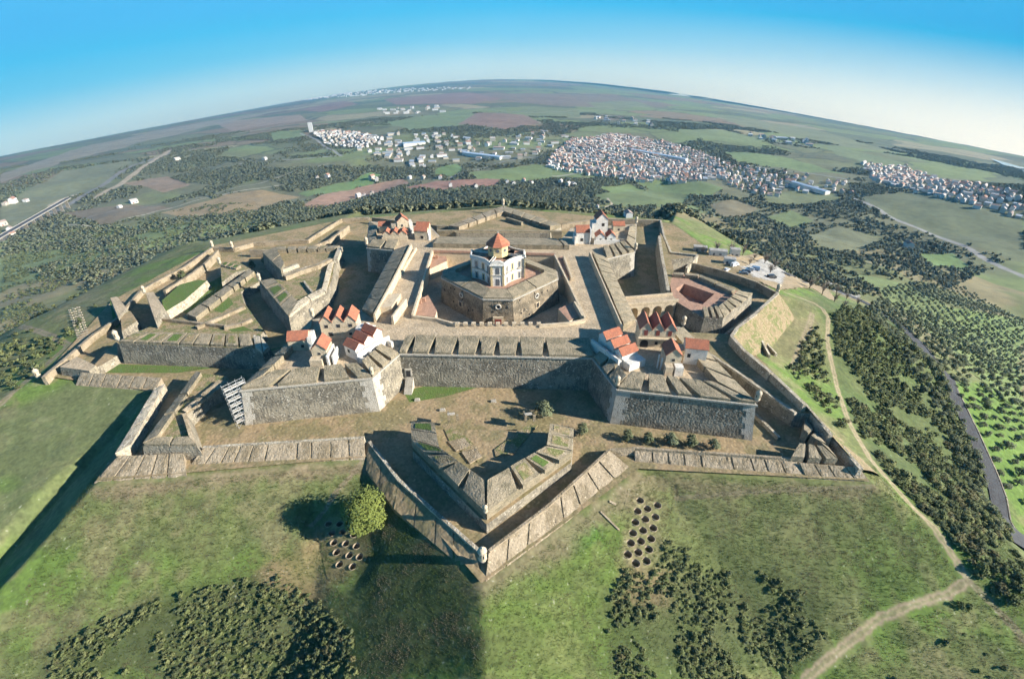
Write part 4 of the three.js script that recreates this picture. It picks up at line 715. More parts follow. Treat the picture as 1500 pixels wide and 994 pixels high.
house(617, 352, 12, -0.1, 'house with two stepped red roofs at left rear bastion gorge', (g) => { for (let k = 0; k < 2; k++) gable(g, 6.4, 4, 5 + k, 1.6, { z: -k * 4.2, wall: M.cream }); opening(g, 0.6, 1, 0, 1.2, 1.4); obj('flying_wall', new Tri().solid([[3.6, 0, 0], [4.4, 0, 0], [4.4, 0, -3], [3.6, 0, -3]], [[3.6, 5, 0], [4.4, 2, 0], [4.4, 2, -3], [3.6, 5, -3]]).geo(), M.white, g); });
house(853, 357, 12, 0.05, 'white house with steep red roof at right rear bastion gorge', (g) => { gable(g, 6.6, 6, 6, 2.6, { wall: M.white }); opening(g, -0.4, 1.4, 0, 1.3, 1.5); obj('flying_wall', boxGeo(3.4, -0.2, -6, 4, 7.6, 0.8), M.white, g); obj('flying_wall', boxGeo(-4.2, -0.2, -5, -3.6, 4, 1.4), M.white, g); });
house(880, 349, 12, 0.05, 'tallest white tower-like house of the right rear bastion', (g) => { gable(g, 6, 6.5, 10, 3, { front: true, wall: M.white }); opening(g, 0.6, 6.5, 0, 1.3, 1.5); obj('annex', boxGeo(-5, -0.2, -6, -3.05, 8, 0), M.white, g); });
house(887, 357, 12, 0.02, 'pair of little red gables below the tower-like house', (g) => { for (let k = 0; k < 2; k++) { gable(g, 4.4, 5, 3.8, 2, { x: (k - 0.5) * 5.4, front: true, wall: M.white }); opening(g, (k - 0.5) * 5.4, 1.8, 0, 0.8, 0.9); } obj('forecourt_wall', boxGeo(-6, -0.2, 0.4, 6.6, 2.2, 1), M.white, g); });
house(906, 340, 12, 0, 'low red-roofed house at the outer edge of right rear bastion', (g) => { gable(g, 6, 5, 3.6, 1.5, { wall: M.cream }); opening(g, 0, 1, 0, 1, 1); });
// low buildings round the courtyard
function courtBuilding(ring, h, label, extra) { const g = thing('court_building', label, 'building'); rampart(g, ring, h, h, 4.4, { batter: 0, wallMat: M.cream, topMat: M.pink, topName: 'roof' }); if (extra) extra(g); return g; }
courtBuilding([[609, 440], [627, 432], [640, 455], [637, 464], [607, 461]], 10.5, 'pink-roofed low building in the near left courtyard corner', (g) => { for (const [x, y] of [[615, 444], [621, 441]]) { const p = W(x, y, 10.5); obj('chimney', boxGeo(p[0] - 0.6, 10.4, p[1] - 0.6, p[0] + 0.6, 12, p[1] + 0.6), M.pink, g); } });
courtBuilding([[634, 371], [652, 369], [655, 382], [629, 394]], 10, 'pink-roofed low building in the far left courtyard corner', (g) => { const p = W(640, 378, 10); obj('chimney', boxGeo(p[0] - 0.6, 9.9, p[1] - 0.6, p[0] + 0.6, 11.6, p[1] + 0.6), M.pink, g); });
courtBuilding([[814, 379], [826, 374], [838, 406], [822, 406]], 12.3, 'ochre building with brown roof on the far right courtyard side', (g) => { wallLine(g, 'roof_parapet', [[826, 374], [838, 406]], 13.6, 0.8, 12, M.cream); });
courtBuilding([[818, 452], [842, 441], [853, 461], [834, 470]], 11.8, 'ochre building with brown roof in the near right courtyard corner', (g) => { wallLine(g, 'roof_parapet', [[842, 441], [854, 462]], 13.4, 0.9, 11.5, M.cream); });
{
  const g = thing('courtyard_parapet', 'cream parapet wall with small merlons round the sunken courtyard', 'parapet');
  wallLine(g, 'parapet_wall', [[604, 460], [633, 366]], 13.6, 0.8, 11.9, M.cream); wallLine(g, 'parapet_wall', [[634, 366], [812, 371]], 12.9, 0.8, 11.9, M.pink); wallLine(g, 'parapet_wall', [[813, 373], [836, 420], [857, 464]], 13.4, 0.8, 11.9, M.cream); wallLine(g, 'parapet_wall', [[604, 462], [640, 466], [668, 474]], 13.2, 0.8, 11.9, M.cream); wallLine(g, 'parapet_wall', [[790, 475], [834, 472], [857, 467]], 13.2, 0.8, 11.9, M.cream);
  wallLine(g, 'parapet_wall', [[668, 475], [791, 476]], 12.7, 0.9, 11.9, M.cream);
  for (let k = 0; k < 11; k++) { const p = W(670 + k * 11.9, 475, 12.7); obj('merlon', boxGeo(p[0] - 0.75, 12.6, p[1] - 0.4, p[0] + 0.75, 13.6, p[1] + 0.9), M.cream, g); }
}
{ // guardhouse ramp beside the left curtain
  const g = thing('rampart_ramp', 'cream-walled earth ramp beside the left curtain parapet', 'ramp'); const a = W(553, 460, 12), b = W(575, 459, 12), c = W(588, 436, 12), d = W(566, 437, 12);
  obj('ramp_wall', new Tri().solid([a, b, c, d].map((q) => [q[0], 11.9, q[1]]), [[a[0], 15, a[1]], [b[0], 15, b[1]], [c[0], 14, c[1]], [d[0], 14, d[1]]]).geo(), M.cream, g);
  wallLine(g, 'parapet_wall', [[574, 463], [594, 437]], 15.4, 0.7, 11.9, M.cream);
}
// sentry boxes
{
  const proto = new THREE.Group();
  obj('body', new THREE.CylinderGeometry(0.95, 0.95, 2.6, 8).translate(0, 1.9, 0), M.cream, proto); obj('corbel', new THREE.CylinderGeometry(1.05, 0.4, 1.2, 8), M.quoin, proto); obj('dome', new THREE.SphereGeometry(1.02, 10, 6, 0, Math.PI * 2, 0, Math.PI / 2).translate(0, 3.2, 0), M.cream, proto); obj('finial', new THREE.ConeGeometry(0.22, 0.7, 6).translate(0, 4.5, 0), M.quoin, proto); obj('cornice', new THREE.CylinderGeometry(1.15, 1.1, 0.22, 8).translate(0, 3.2, 0), M.quoin, proto);
  for (let k = 0; k < 4; k++) obj('slit', boxGeo(-0.15, 1.6, 0.86, 0.15, 2.6, 0.93).rotateY(k * Math.PI / 2 + 0.4), M.void, proto);
  for (const [x, y, h, s, l] of [[707, 820, 1.4, 1.25, 'at the tip of the front covered way'], [1109, 586, 12.6, 1, 'at the tip of the right front bastion'], [904, 564, 12.6, 1, 'on the inner shoulder of the right front bastion'], [1001, 475, 12.6, 1, 'on the rear shoulder of the right front bastion'], [458, 463, 12.6, 1, 'on the rear shoulder of the left front bastion'], [537, 358, 12.6, 1.1, 'on the shoulder of the left rear bastion'], [931, 365, 12.6, 1, 'on the shoulder of the right rear bastion'], [932, 326, 12.6, 1, 'at the tip of the right rear bastion'], [380, 410, 8, 1, 'on the terraced left counterguard'], [322, 386, 5, 1, 'on the small turfed block of the left outworks'], [172, 497, 8.6, 1.1, 'at the outer end of the left hornwork'], [57, 553, -1, 1.1, 'at the far corner of the left glacis'], [311, 361, 2.6, 1, 'at the far end of the left outer wall'], [340, 362, 2.6, 1, 'on the left outer wall next to its far end'], [737, 300, 6, 1.2, 'at the tip of the rear ravelin'], [1139, 427, 3.8, 1.1, 'beside the car park glacis'], [711, 750, 6.6, 0.7, 'at the tip of the front ravelin'], [211, 428, 6.4, 0.9, 'on the dark block of the far left works'], [545, 548, 12.6, 0.8, 'on the inner shoulder of the left front bastion']]) {
    const g = proto.clone(); g.name = numbered('sentry_box'); const p = W(x, y, h); g.position.set(p[0], h, p[1]); g.scale.setScalar(s * 0.8); scene.add(g); tag(g, 'pale domed sentry box ' + l, 'sentry box', 'domed sentry boxes of the fortress');
  }
}
{ // scaffold at the left tip
  const p = W(357, 624, 0), g = thing('scaffold_tower', 'tall white scaffold tower against the tip of left front bastion', 'scaffold', [p[0] - 2.4, -0.3, p[1] - 0.2], 0.9);
  const pole = (a, b, r = 0.07) => { const d = new THREE.Vector3(b[0] - a[0], b[1] - a[1], b[2] - a[2]), q = new THREE.Quaternion().setFromUnitVectors(new THREE.Vector3(0, 1, 0), d.clone().normalize()); const m = obj('pole', new THREE.CylinderGeometry(r, r, d.length(), 5), M.metal, g); m.quaternion.copy(q); m.position.set((a[0] + b[0]) / 2, (a[1] + b[1]) / 2, (a[2] + b[2]) / 2); };
  for (let i = 0; i < 4; i++) for (const z of [0, 1.5]) pole([i * 2, 0, z], [i * 2, 15.6, z]);
  for (let k = 1; k < 8; k++) { for (const z of [0, 1.5]) { pole([0, k * 2, z], [6, k * 2, z]); pole([0, k * 2 + 0.9, z], [6, k * 2 + 0.9, z], 0.05); } for (let i = 0; i < 3; i++) { obj('platform', boxGeo(i * 2 + 0.08, k * 2 + 0.02, 0.1, i * 2 + 1.92, k * 2 + 0.1, 1.4), M.quoin, g); pole([i * 2, k * 2 - 2, 1.5], [i * 2 + 2, k * 2, 1.5], 0.05); } }
}
{ // stairs to the postern
  const a = W(597, 577, 0), b = W(600, 553, 3.4), g = thing('stone_staircase', 'straight stone staircase climbing to a postern in the front curtain', 'staircase', [a[0], -0.3, a[1]], Math.atan2(a[0] - b[0], a[1] - b[1]));
  const L = Math.hypot(a[0] - b[0], a[1] - b[1]); for (let k = 0; k < 14; k++) obj('step', boxGeo(-1.3, 0, -L * (k + 1) / 14, 1.3, 0.28 * (k + 1), -L * k / 14), M.quoin, g);
  const p = W(600, 542, 4.6); const d = thing('postern_door', 'dark postern door at the head of the stone staircase', 'door', [p[0], 3.7, -131.6]); obj('jamb', boxGeo(-1.1, 0, -1, 1.1, 2.8, 0.25), M.quoin, d); obj('leaf', boxGeo(-0.7, 0, 0, 0.7, 2.3, 0.32), M.void, d);
}
// wolf pits
{
  const lining = new THREE.CylinderGeometry(0.86, 0.86, 1.6, 18, 1, true).translate(0, -0.75, 0), rim = new THREE.TorusGeometry(0.92, 0.08, 5, 20).rotateX(Math.PI / 2).translate(0, 0.07, 0), soil = M.tan.clone(); soil.side = THREE.DoubleSide;
  for (const f of PITS) for (const c of f.C) { const g = thing('wolf_pit', f.label, 'pit', [c[0], f.top(...c), c[1]], 0, f.group); g.scale.set(f.s * 1.02 / 0.86, 1, f.s * 1.02 / 0.86); obj('stone_lining', lining, soil, g); obj('rim', rim, M.tan, g); }
}
for (const [x, y, l] of [[611, 585, 'pale loose stone block lying in the left of the front moat'], [723, 587, 'pale loose stone block lying in the middle of the front moat'], [648, 600, 'small pale stone lying before the ravelin gorge']]) { const p = W(x, y, 0); const m = obj('stone_block', new Tri().solid([[-1, -0.5, 0.6], [1.1, -0.5, 0.5], [0.9, -0.5, -0.6], [-0.9, -0.5, -0.5]], [[-0.8, 0.45, 0.45], [0.8, 0.55, 0.4], [0.7, 0.5, -0.4], [-0.7, 0.4, -0.4]]).geo(), M.quoin); m.position.set(p[0], -0.1, p[1]); tag(m, l, 'stone'); }
for (const [x, y, l] of [[664, 616, 'small dark gatehouse ruin at the left end of the ravelin gorge'], [776, 616, 'small dark gatehouse ruin at the right end of the ravelin gorge']]) { const p = W(x, y, 2.6), g = thing('gatehouse_ruin', l, 'ruin', [p[0], 2.5, p[1]], 0.15); obj('wall', boxGeo(-1.6, 0, -0.4, -0.9, 2.6, 0.4), M.merlon, g); obj('wall', boxGeo(0.9, 0, -0.4, 1.7, 2.1, 0.4), M.merlon, g); obj('lintel', boxGeo(-1.6, 2.6, -0.4, 0.6, 3, 0.4), M.quoin, g); obj('side_wall', boxGeo(-1.6, 0, -2.6, -1.1, 1.9, -0.42), M.merlon, g); }
{ // rows of set stones on the far left slope
  const g = thing('stone_rows', 'three rows of pale stones set on the slope by the far left works', 'stones');
  for (let c = 0; c < 3; c++) for (let k = 0; k < 14; k++) { const p = G(102 + c * 6.2 + k * 1.3, 455 - c * 2 + k * 3.7), y = T(...p), s = rr(0.5, 0.8); const m = obj('stone', boxGeo(-s, -0.4, -0.3, s, 0.55, 0.3), M.light, g); m.position.set(p[0], y, p[1]); m.rotation.y = rr(-0.2, 0.2); }
}
{ // small stone ramp walls on the glacis
  const g = thing('glacis_passage', 'narrow walled passage sunk in the glacis above the right pits', 'passage'); const mk = (l, th) => { const P = l.map(([x, y]) => G(x, y)); for (let i = 0; i < P.length - 1; i++) { const a = P[i], b = P[i + 1], e = norm2([b[0] - a[0], b[1] - a[1]]), nx = -e[1] * th, nz = e[0] * th, r = ccw([[a[0] + nx, a[1] + nz], [b[0] + nx, b[1] + nz], [b[0] - nx, b[1] - nz], [a[0] - nx, a[1] - nz]]); obj('passage_wall', new Tri().solid(r.map((q) => [q[0], T(q[0], q[1]) - 1, q[1]]), r.map((q) => [q[0], T(q[0], q[1]) + 0.35, q[1]])).geo(), M.tan, g); } };
  mk([[893, 735], [921, 750]], 0.3); mk([[880, 750], [905, 775], [918, 787]], 0.25);
  const g2 = thing('glacis_passage', 'sloping walled slot in the dry grass below the car park', 'passage'); const mk2 = (a, b) => { const A = G(...a), B = G(...b), e = norm2([B[0] - A[0], B[1] - A[1]]), r = ccw([[A[0] - e[1] * 0.5, A[1] + e[0] * 0.5], [B[0] - e[1] * 0.5, B[1] + e[0] * 0.5], [B[0] + e[1] * 0.5, B[1] - e[0] * 0.5], [A[0] + e[1] * 0.5, A[1] - e[0] * 0.5]]); obj('passage_wall', new Tri().solid(r.map((q) => [q[0], T(q[0], q[1]) - 1, q[1]]), r.map((q) => [q[0], T(q[0], q[1]) + 1.5, q[1]])).geo(), M.light, g2); };
  mk2([1102, 478], [1126, 524]); mk2([1114, 498], [1136, 522]);
}
// ---------- car park, road, town ----------
const PARK = GL([[1030, 378], [1060, 372], [1090, 378], [1160, 400], [1200, 425], [1140, 425], [1070, 402]]), RIGHTNEAR = GL([[1150, 470], [1215, 440], [1270, 440], [1340, 500], [1440, 690], [1500, 800], [1500, 900], [1420, 850], [1250, 660], [1160, 560]]);
function drape(pts, w, lift, name, mat, side = 0) {          // ribbon of ground along a line, following the slope
  const P = []; for (let i = 0; i < pts.length - 1; i++) { const n = Math.max(1, Math.round(Math.hypot(pts[i + 1][0] - pts[i][0], pts[i + 1][1] - pts[i][1]) / 5)); for (let k = 0; k < n; k++) P.push([mix(pts[i][0], pts[i + 1][0], k / n), mix(pts[i][1], pts[i + 1][1], k / n)]); } P.push(pts[pts.length - 1]);
  for (let s = 0; s < 6; s++) for (let i = 1; i < P.length - 1; i++) { P[i] = [(P[i - 1][0] + P[i][0] * 2 + P[i + 1][0]) / 4, (P[i - 1][1] + P[i][1] * 2 + P[i + 1][1]) / 4]; }
  const t = new Tri(), at = (i, o) => { const a = P[Math.max(0, i - 1)], b = P[Math.min(P.length - 1, i + 1)], e = norm2([b[0] - a[0], b[1] - a[1]]), x = P[i][0] - e[1] * o, z = P[i][1] + e[0] * o; return [x, Math.max(T(x, z), T(P[i][0], P[i][1])) + lift, z]; };
  for (let i = 0; i < P.length - 1; i++) { const a = at(i, -w / 2), b = at(i + 1, -w / 2), c = at(i + 1, w / 2), d = at(i, w / 2); t.quad(a, b, c, d); const dn = (q) => [q[0], q[1] - 1.2, q[2]]; t.quad(dn(a), dn(b), b, a); t.quad(d, c, dn(c), dn(d)); }
  const m = struct(name, t.geo(), mat); return P;
}
const roadPts = GL([[1500, 806], [1470, 745], [1440, 675], [1405, 600], [1365, 530], [1330, 488], [1290, 456], [1250, 436], [1200, 416], [1150, 402]]);
const roadP = drape(roadPts, 5, 0.35, 'asphalt_road', M.asphalt);
{ // low dark wall on the outer side of the road
  const g = thing('roadside_wall', 'low dark stone wall along the curving asphalt road', 'wall'); const off = 3.1;
  for (let i = 0; i < roadP.length - 5; i += 2) { const e = norm2([roadP[i + 2][0] - roadP[i][0], roadP[i + 2][1] - roadP[i][1]]); let nx = -e[1], nz = e[0]; if (nx < 0) { nx = -nx; nz = -nz; } const a = [roadP[i][0] + nx * off, roadP[i][1] + nz * off], b = [roadP[i + 2][0] + nx * off, roadP[i + 2][1] + nz * off], r = ccw([a, b, [b[0] + nx * 0.5, b[1] + nz * 0.5], [a[0] + nx * 0.5, a[1] + nz * 0.5]]); obj('wall_length', new Tri().solid(r.map((q) => [q[0], T(q[0], q[1]) - 1, q[1]]), r.map((q) => [q[0], T(q[0], q[1]) + 1.3, q[1]])).geo(), M.dark, g); }
}
function patch(px, step, lift, name, mat) {                    // sheet of ground that follows the slope
  const P = GL(px), b = bbox(P), t = new Tri(), at = (x, z) => [x, T(x, z) + lift, z];
  for (let z = b[2]; z < b[3]; z += step) for (let x = b[0]; x < b[1]; x += step) if (inPoly(P, x + step / 2 + (vn(x, z) - 0.5) * 2, z + step / 2 + (vn(z, x) - 0.5) * 2)) t.quad(at(x, z + step), at(x + step, z + step), at(x + step, z), at(x, z));
  struct(name, t.geo(), mat);
}
patch([[1040, 378], [1070, 374], [1090, 380], [1200, 408], [1225, 440], [1140, 425], [1080, 406], [1055, 402]], 1.3, 0.3, 'dirt_yard', M.dirt);
patch([[1085, 392], [1105, 386], [1160, 402], [1145, 416], [1105, 407]], 1.3, 0.36, 'car_park', M.gravel);
patch([[1195, 405], [1260, 432], [1262, 442], [1190, 414]], 1.5, 0.3, 'gravel_verge', M.gravel);
drape(GL([[1250, 430], [1200, 408], [1150, 392], [1100, 380], [1070, 376]]), 5, 0.45, 'dirt_road', M.dirt);
// site cabins
for (const [x, y, w, d, h, m, l] of [[1025, 368, 7, 3.5, 3, 'gravel', 'grey site cabin beside the dry glacis at the car park'], [1051, 374, 9, 4, 3.2, 'white', 'long white site cabin behind the car park'], [1075, 375, 5, 4, 4.4, 'white', 'tall square white site cabin behind the car park'], [1068, 386, 5.5, 3.5, 3.2, 'white', 'small white site cabin in front of the long one']]) {
  const c = G(x, y), g = thing('site_cabin', l, 'cabin', [c[0], T(c[0], c[1]) - 0.1, c[1]], -0.25); obj('wall', boxGeo(-w / 2, 0, -d / 2, w / 2, h, d / 2), M[m], g); obj('roof', boxGeo(-w / 2 - 0.15, h, -d / 2 - 0.15, w / 2 + 0.15, h + 0.18, d / 2 + 0.15), M.gravel, g); obj('door', boxGeo(-w / 4 - 0.45, 0, d / 2, -w / 4 + 0.45, 2.1, d / 2 + 0.06), M.glass, g); obj('window', boxGeo(0.4, 1.1, d / 2, 1.7, 2, d / 2 + 0.06), M.glass, g);
}
// cars
{
  const wheelG = new THREE.CylinderGeometry(0.34, 0.34, 0.24, 14).rotateX(Math.PI / 2), tyre = new THREE.MeshStandardMaterial({ color: 0x151515, roughness: 0.9 });
  function car(x, y, turn, col, van, label) {
    const c = G(x, y), g = thing('parked_car', label, 'car', [c[0], T(c[0], c[1]) + 0.2, c[1]], turn, 'cars in the car park'), paint = new THREE.MeshPhysicalMaterial({ color: new THREE.Color(...col), roughness: 0.35, clearcoat: 0.6 });
    const prof = van ? [[-2.4, 0.35], [2.4, 0.35], [2.45, 1.0], [1.75, 1.25], [1.1, 2.05], [-2.3, 2.1], [-2.42, 1]] : [[-2.1, 0.32], [2.1, 0.32], [2.15, 0.75], [1.25, 0.95], [-2.05, 1.0]];
    const ex = (pr, w, b) => { const s = new THREE.Shape(pr.map((q) => new THREE.Vector2(...q))); return new THREE.ExtrudeGeometry(s, { depth: w - 2 * b, bevelEnabled: true, bevelSize: b, bevelThickness: b, bevelSegments: 2 }).translate(0, 0, -w / 2 + b); };
    const body = obj('body', ex(prof, 1.75, 0.08), paint, g);
    if (!van) { obj('cabin', ex([[-1.9, 0.95], [1.0, 0.95], [0.3, 1.45], [-1.5, 1.47]], 1.55, 0.08), M.glass, g); obj('roof', ex([[-1.5, 1.46], [0.3, 1.45], [0.25, 1.52], [-1.4, 1.53]], 1.4, 0.03), paint, g); } else { obj('windscreen', new Tri().quad([1.86, 1.3, 0.75], [1.86, 1.3, -0.75], [1.24, 2.0, -0.7], [1.24, 2.0, 0.7]).geo(), M.glass, g); for (const z of [0.9, -0.9]) obj('side_window', boxGeo(-0.4, 1.3, z - 0.02, 1.1, 1.85, z + 0.02), M.glass, g); }
    for (const wx of [-1.35, 1.35]) for (const wz of [-0.78, 0.78]) { const w = obj('wheel', wheelG, tyre, g); w.position.set(wx, 0.34, wz); }
    for (const z of [-0.6, 0.6]) obj('headlight', boxGeo(2.1, 0.6, z - 0.18, 2.24, 0.78, z + 0.18), M.quoin, body);
  }
  car(1064, 397, 0.7, [0.75, 0.75, 0.75], false, 'white car parked below the small white cabin'); car(1076, 390, 0.5, [0.7, 0.71, 0.72], true, 'white van parked beside the small white cabin'); car(1093, 399, 2.7, [0.06, 0.08, 0.12], false, 'dark blue car at the end of the parked row'); car(1098, 396, 2.7, [0.5, 0.55, 0.6], false, 'silver car in the middle of the parked row'); car(1105, 396, 2.7, [0.16, 0.25, 0.38], true, 'blue van in the parked row on gravel'); car(1089, 402, 2.7, [0.2, 0.22, 0.24], false, 'grey car at the near end of the parked row'); car(1130, 408, 0.2, [0.03, 0.03, 0.035], true, 'black van alone on the gravel car park'); car(1178, 400, 0.4, [0.75, 0.75, 0.74], true, 'white van parked on the dirt road under leafless trees');
}
// ---------- town ----------
const TOWNS = [
  { px: [[798, 243], [812, 224], [835, 205], [900, 196], [975, 208], [1055, 236], [1062, 262], [1000, 270], [900, 262], [830, 252]], sp: [11, 13], ang: 0.35, s: [0.7, 1.15], den: 0.74, kind: 'town', where: 'in the dense town on the plain' },
  { px: [[452, 196], [500, 192], [560, 205], [530, 218], [480, 212]], sp: [17, 17], ang: -0.5, s: [0.8, 1.2], den: 0.75, kind: 'town', where: 'in the suburb below the lone tower block' },
  { px: [[500, 205], [640, 195], [700, 205], [690, 228], [640, 245], [580, 240], [520, 218]], sp: [32, 30], ang: -0.2, s: [1, 1.5], den: 0.55, kind: 'mix', where: 'in the industrial quarter on the plain' },
  { px: [[670, 205], [800, 192], [835, 200], [800, 225], [755, 235], [672, 232]], sp: [42, 34], ang: 0.1, s: [1, 1.6], den: 0.5, kind: 'mix', where: 'in the warehouse estate beside the dense town' },
  { px: [[1050, 238], [1120, 250], [1160, 268], [1140, 288], [1100, 285], [1055, 265]], sp: [16, 18], ang: 0.5, s: [0.7, 1.1], den: 0.7, kind: 'town', where: 'in the suburb right of the dense town' },
  { px: [[1140, 252], [1240, 268], [1250, 285], [1170, 282]], sp: [18, 20], ang: 0.6, s: [0.7, 1.1], den: 0.55, kind: 'town', where: 'in the row under the green ridge' },
  { px: [[1262, 238], [1330, 246], [1420, 270], [1500, 292], [1500, 322], [1430, 305], [1350, 284], [1280, 266]], sp: [13, 15], ang: 0.8, s: [0.7, 1.2], den: 0.68, kind: 'town', where: 'in the old walled town on the right' },
  { px: [[1098, 196], [1200, 208], [1195, 216], [1100, 205]], sp: [40, 36], ang: 0.4, s: [1, 1.8], den: 0.5, kind: 'mix', where: 'in the far estate beyond the green ridge' },
  { px: [[860, 168], [960, 178], [960, 186], [860, 178]], sp: [60, 40], ang: 0.2, s: [1.2, 2], den: 0.35, kind: 'mix', where: 'in the far estate behind the town' },
  { px: [[555, 160], [640, 156], [650, 166], [560, 168]], sp: [50, 40], ang: -0.1, s: [1, 1.8], den: 0.35, kind: 'mix', where: 'in the hamlet behind the industrial quarter' },
  { px: [[440, 143], [510, 136], [600, 130], [690, 128], [690, 132], [600, 135], [520, 141], [450, 147]], sp: [90, 90], ang: 0, s: [0.8, 1.8], den: 0.5, kind: 'mix', where: 'in the distant city on the horizon' },
].map((t) => { const p = GL(t.px); return { ...t, p, b: bbox(p) }; });
{
  const plain = (c, r = 0.9) => new THREE.MeshStandardMaterial({ color: new THREE.Color(...c), roughness: r });
  const wallM = [plain([0.58, 0.56, 0.52]), plain([0.50, 0.45, 0.37]), plain([0.66, 0.65, 0.62])], roofM = [plain([0.36, 0.20, 0.14]), plain([0.33, 0.25, 0.21]), plain([0.48, 0.43, 0.39])], flatM = [plain([0.42, 0.42, 0.42]), plain([0.30, 0.34, 0.38]), plain([0.36, 0.26, 0.2])];
  const gw = (() => { const t = new Tri(); t.solid([[-4, -3, 5], [4, -3, 5], [4, -3, -5], [-4, -3, -5]], [[-4, 6, 5], [4, 6, 5], [4, 6, -5], [-4, 6, -5]]); t.tri([-4, 6, 5], [4, 6, 5], [0, 8, 5]).tri([4, 6, -5], [-4, 6, -5], [0, 8, -5]); return t.geo(); })();
  const gr = new Tri().quad([0, 8.2, 5.2], [4.4, 5.95, 5.2], [4.4, 5.95, -5.2], [0, 8.2, -5.2]).quad([-4.4, 5.95, 5.2], [0, 8.2, 5.2], [0, 8.2, -5.2], [-4.4, 5.95, -5.2]).geo(), dw = boxGeo(3.98, 1, -3, 4.06, 4.5, -1.5), dd = boxGeo(3.98, 0, 1, 4.06, 2.4, 2.4);
  const sw = boxGeo(-10, -3, -7, 10, 6.5, 7), sr = new Tri().solid([[-10.3, 6.5, 7.3], [10.3, 6.5, 7.3], [10.3, 6.5, -7.3], [-10.3, 6.5, -7.3]], [[-10.3, 6.7, 7.3], [10.3, 6.7, 7.3], [10.3, 8, 0], [-10.3, 8, 0]].map((q) => q)).geo();
  const sr2 = new Tri().solid([[-10.3, 6.5, 7.3], [10.3, 6.5, 7.3], [10.3, 6.5, -7.3], [-10.3, 6.5, -7.3]], [[-10.3, 7.2, 7.3], [10.3, 7.2, 7.3], [10.3, 7.2, -7.3], [-10.3, 7.2, -7.3]]).geo();
  const hp = []; for (let i = 0; i < 9; i++) { const g = new THREE.Group(); obj('wall', gw, wallM[i % 3], g); obj('roof', gr, roofM[Math.floor(i / 3)], g); obj('window', dw, M.glass, g); obj('door', dd, M.redDoor, g); hp.push(g); }
  const sp = []; for (let i = 0; i < 6; i++) { const g = new THREE.Group(); obj('wall', sw, wallM[i % 3], g); obj('roof', sr2, flatM[i % 3], g); sp.push(g); }
  const all = [];
  for (const t of TOWNS) {
    const ca = Math.cos(t.ang), sa = Math.sin(t.ang), cx = (t.b[0] + t.b[1]) / 2, cz = (t.b[2] + t.b[3]) / 2, R = Math.hypot(t.b[1] - t.b[0], t.b[3] - t.b[2]) / 2;
    const nu = Math.ceil(R / t.sp[0]), nv = Math.ceil(R / t.sp[1]);
    for (let i = -nu; i <= nu; i++) for (let j = -nv; j <= nv; j++) {
      if (rnd() > t.den) continue; const street = j % 2 ? t.sp[1] * 0.22 : 0, u = i * t.sp[0] + rr(-0.2, 0.2) * t.sp[0], v = j * t.sp[1] + street + rr(-0.32, 0.32) * t.sp[1], x = cx + u * ca - v * sa, z = cz + u * sa + v * ca; if (!inPoly(t.p, x, z)) continue;
      const q = proj(x, T(x, z), z); if (!q || q[0] < -10 || q[0] > 1510) continue;
      const shed = t.kind === 'mix' ? rnd() < 0.72 : rnd() < 0.05; all.push({ x, z, shed, s: rr(...t.s), a: -t.ang + (rnd() < 0.35 ? Math.PI / 2 : 0) + rr(-0.2, 0.2), d: q[2], t });
    }
  }
  for (const [x, y, s] of [[525, 289, 1], [545, 285, 1], [533, 287, 0.8], [697, 275, 1], [660, 273, 0.9], [743, 268, 1], [752, 270, 1], [767, 266, 1], [778, 268, 0.9], [875, 304, 0.6], [920, 317, 0.55], [196, 297, 1.3], [175, 304, 0.9], [20, 297, 1.4], [38, 295, 1.1], [8, 300, 1], [260, 236, 1.4], [465, 262, 1], [480, 261, 1.2], [545, 262, 1.2], [552, 265, 1], [600, 262, 1], [620, 262, 1], [645, 262, 1], [388, 234, 1.2], [5, 330, 1.1], [15, 338, 1], [18, 345, 1], [840, 271, 1.1], [832, 272, 1], [821, 268, 1], [1330, 362, 1.3]]) { const c = G(x, y), q = proj(c[0], T(...c), c[1]); all.push({ x: c[0], z: c[1], shed: false, s, a: rr(-0.6, 0.6), d: q[2], t: { where: 'standing alone among the fields and groves' }, villa: true }); }
  all.sort((a, b) => b.s * (b.shed ? 2 : b.villa ? 3 : 1) / b.d - a.s * (a.shed ? 2 : a.villa ? 3 : 1) / a.d);
  const H = all.filter((q) => !q.shed), S = all.filter((q) => q.shed);
  const put = (q, pr, name, label, cat) => { const g = pr.clone(); g.name = numbered(name); g.position.set(q.x, T(q.x, q.z), q.z); g.rotation.y = q.a; const f = q.shed ? rr(0.45, 1.7) : 1; if (q.shed) q.s *= 0.72; g.scale.set(q.s * f, q.s * (q.shed ? rr(0.7, 1.1) : rr(0.8, 1.25)), q.s * rr(0.85, 1.25)); scene.add(g); tag(g, label, cat, 'buildings ' + q.t.where); };
  H.slice(0, 300).forEach((q) => { const i = Math.floor(rnd() * 9); put(q, hp[i], 'town_house', ['white', 'cream', 'bright white'][i % 3] + ' house with ' + ['red', 'brown', 'greyish'][Math.floor(i / 3)] + ' tiled roof ' + q.t.where, 'house'); });
  S.slice(0, 200).forEach((q) => { const i = Math.floor(rnd() * 6); put(q, sp[i], 'flat_roofed_shed', ['white', 'cream', 'bright white'][i % 3] + ' flat-roofed shed ' + q.t.where, 'shed'); });
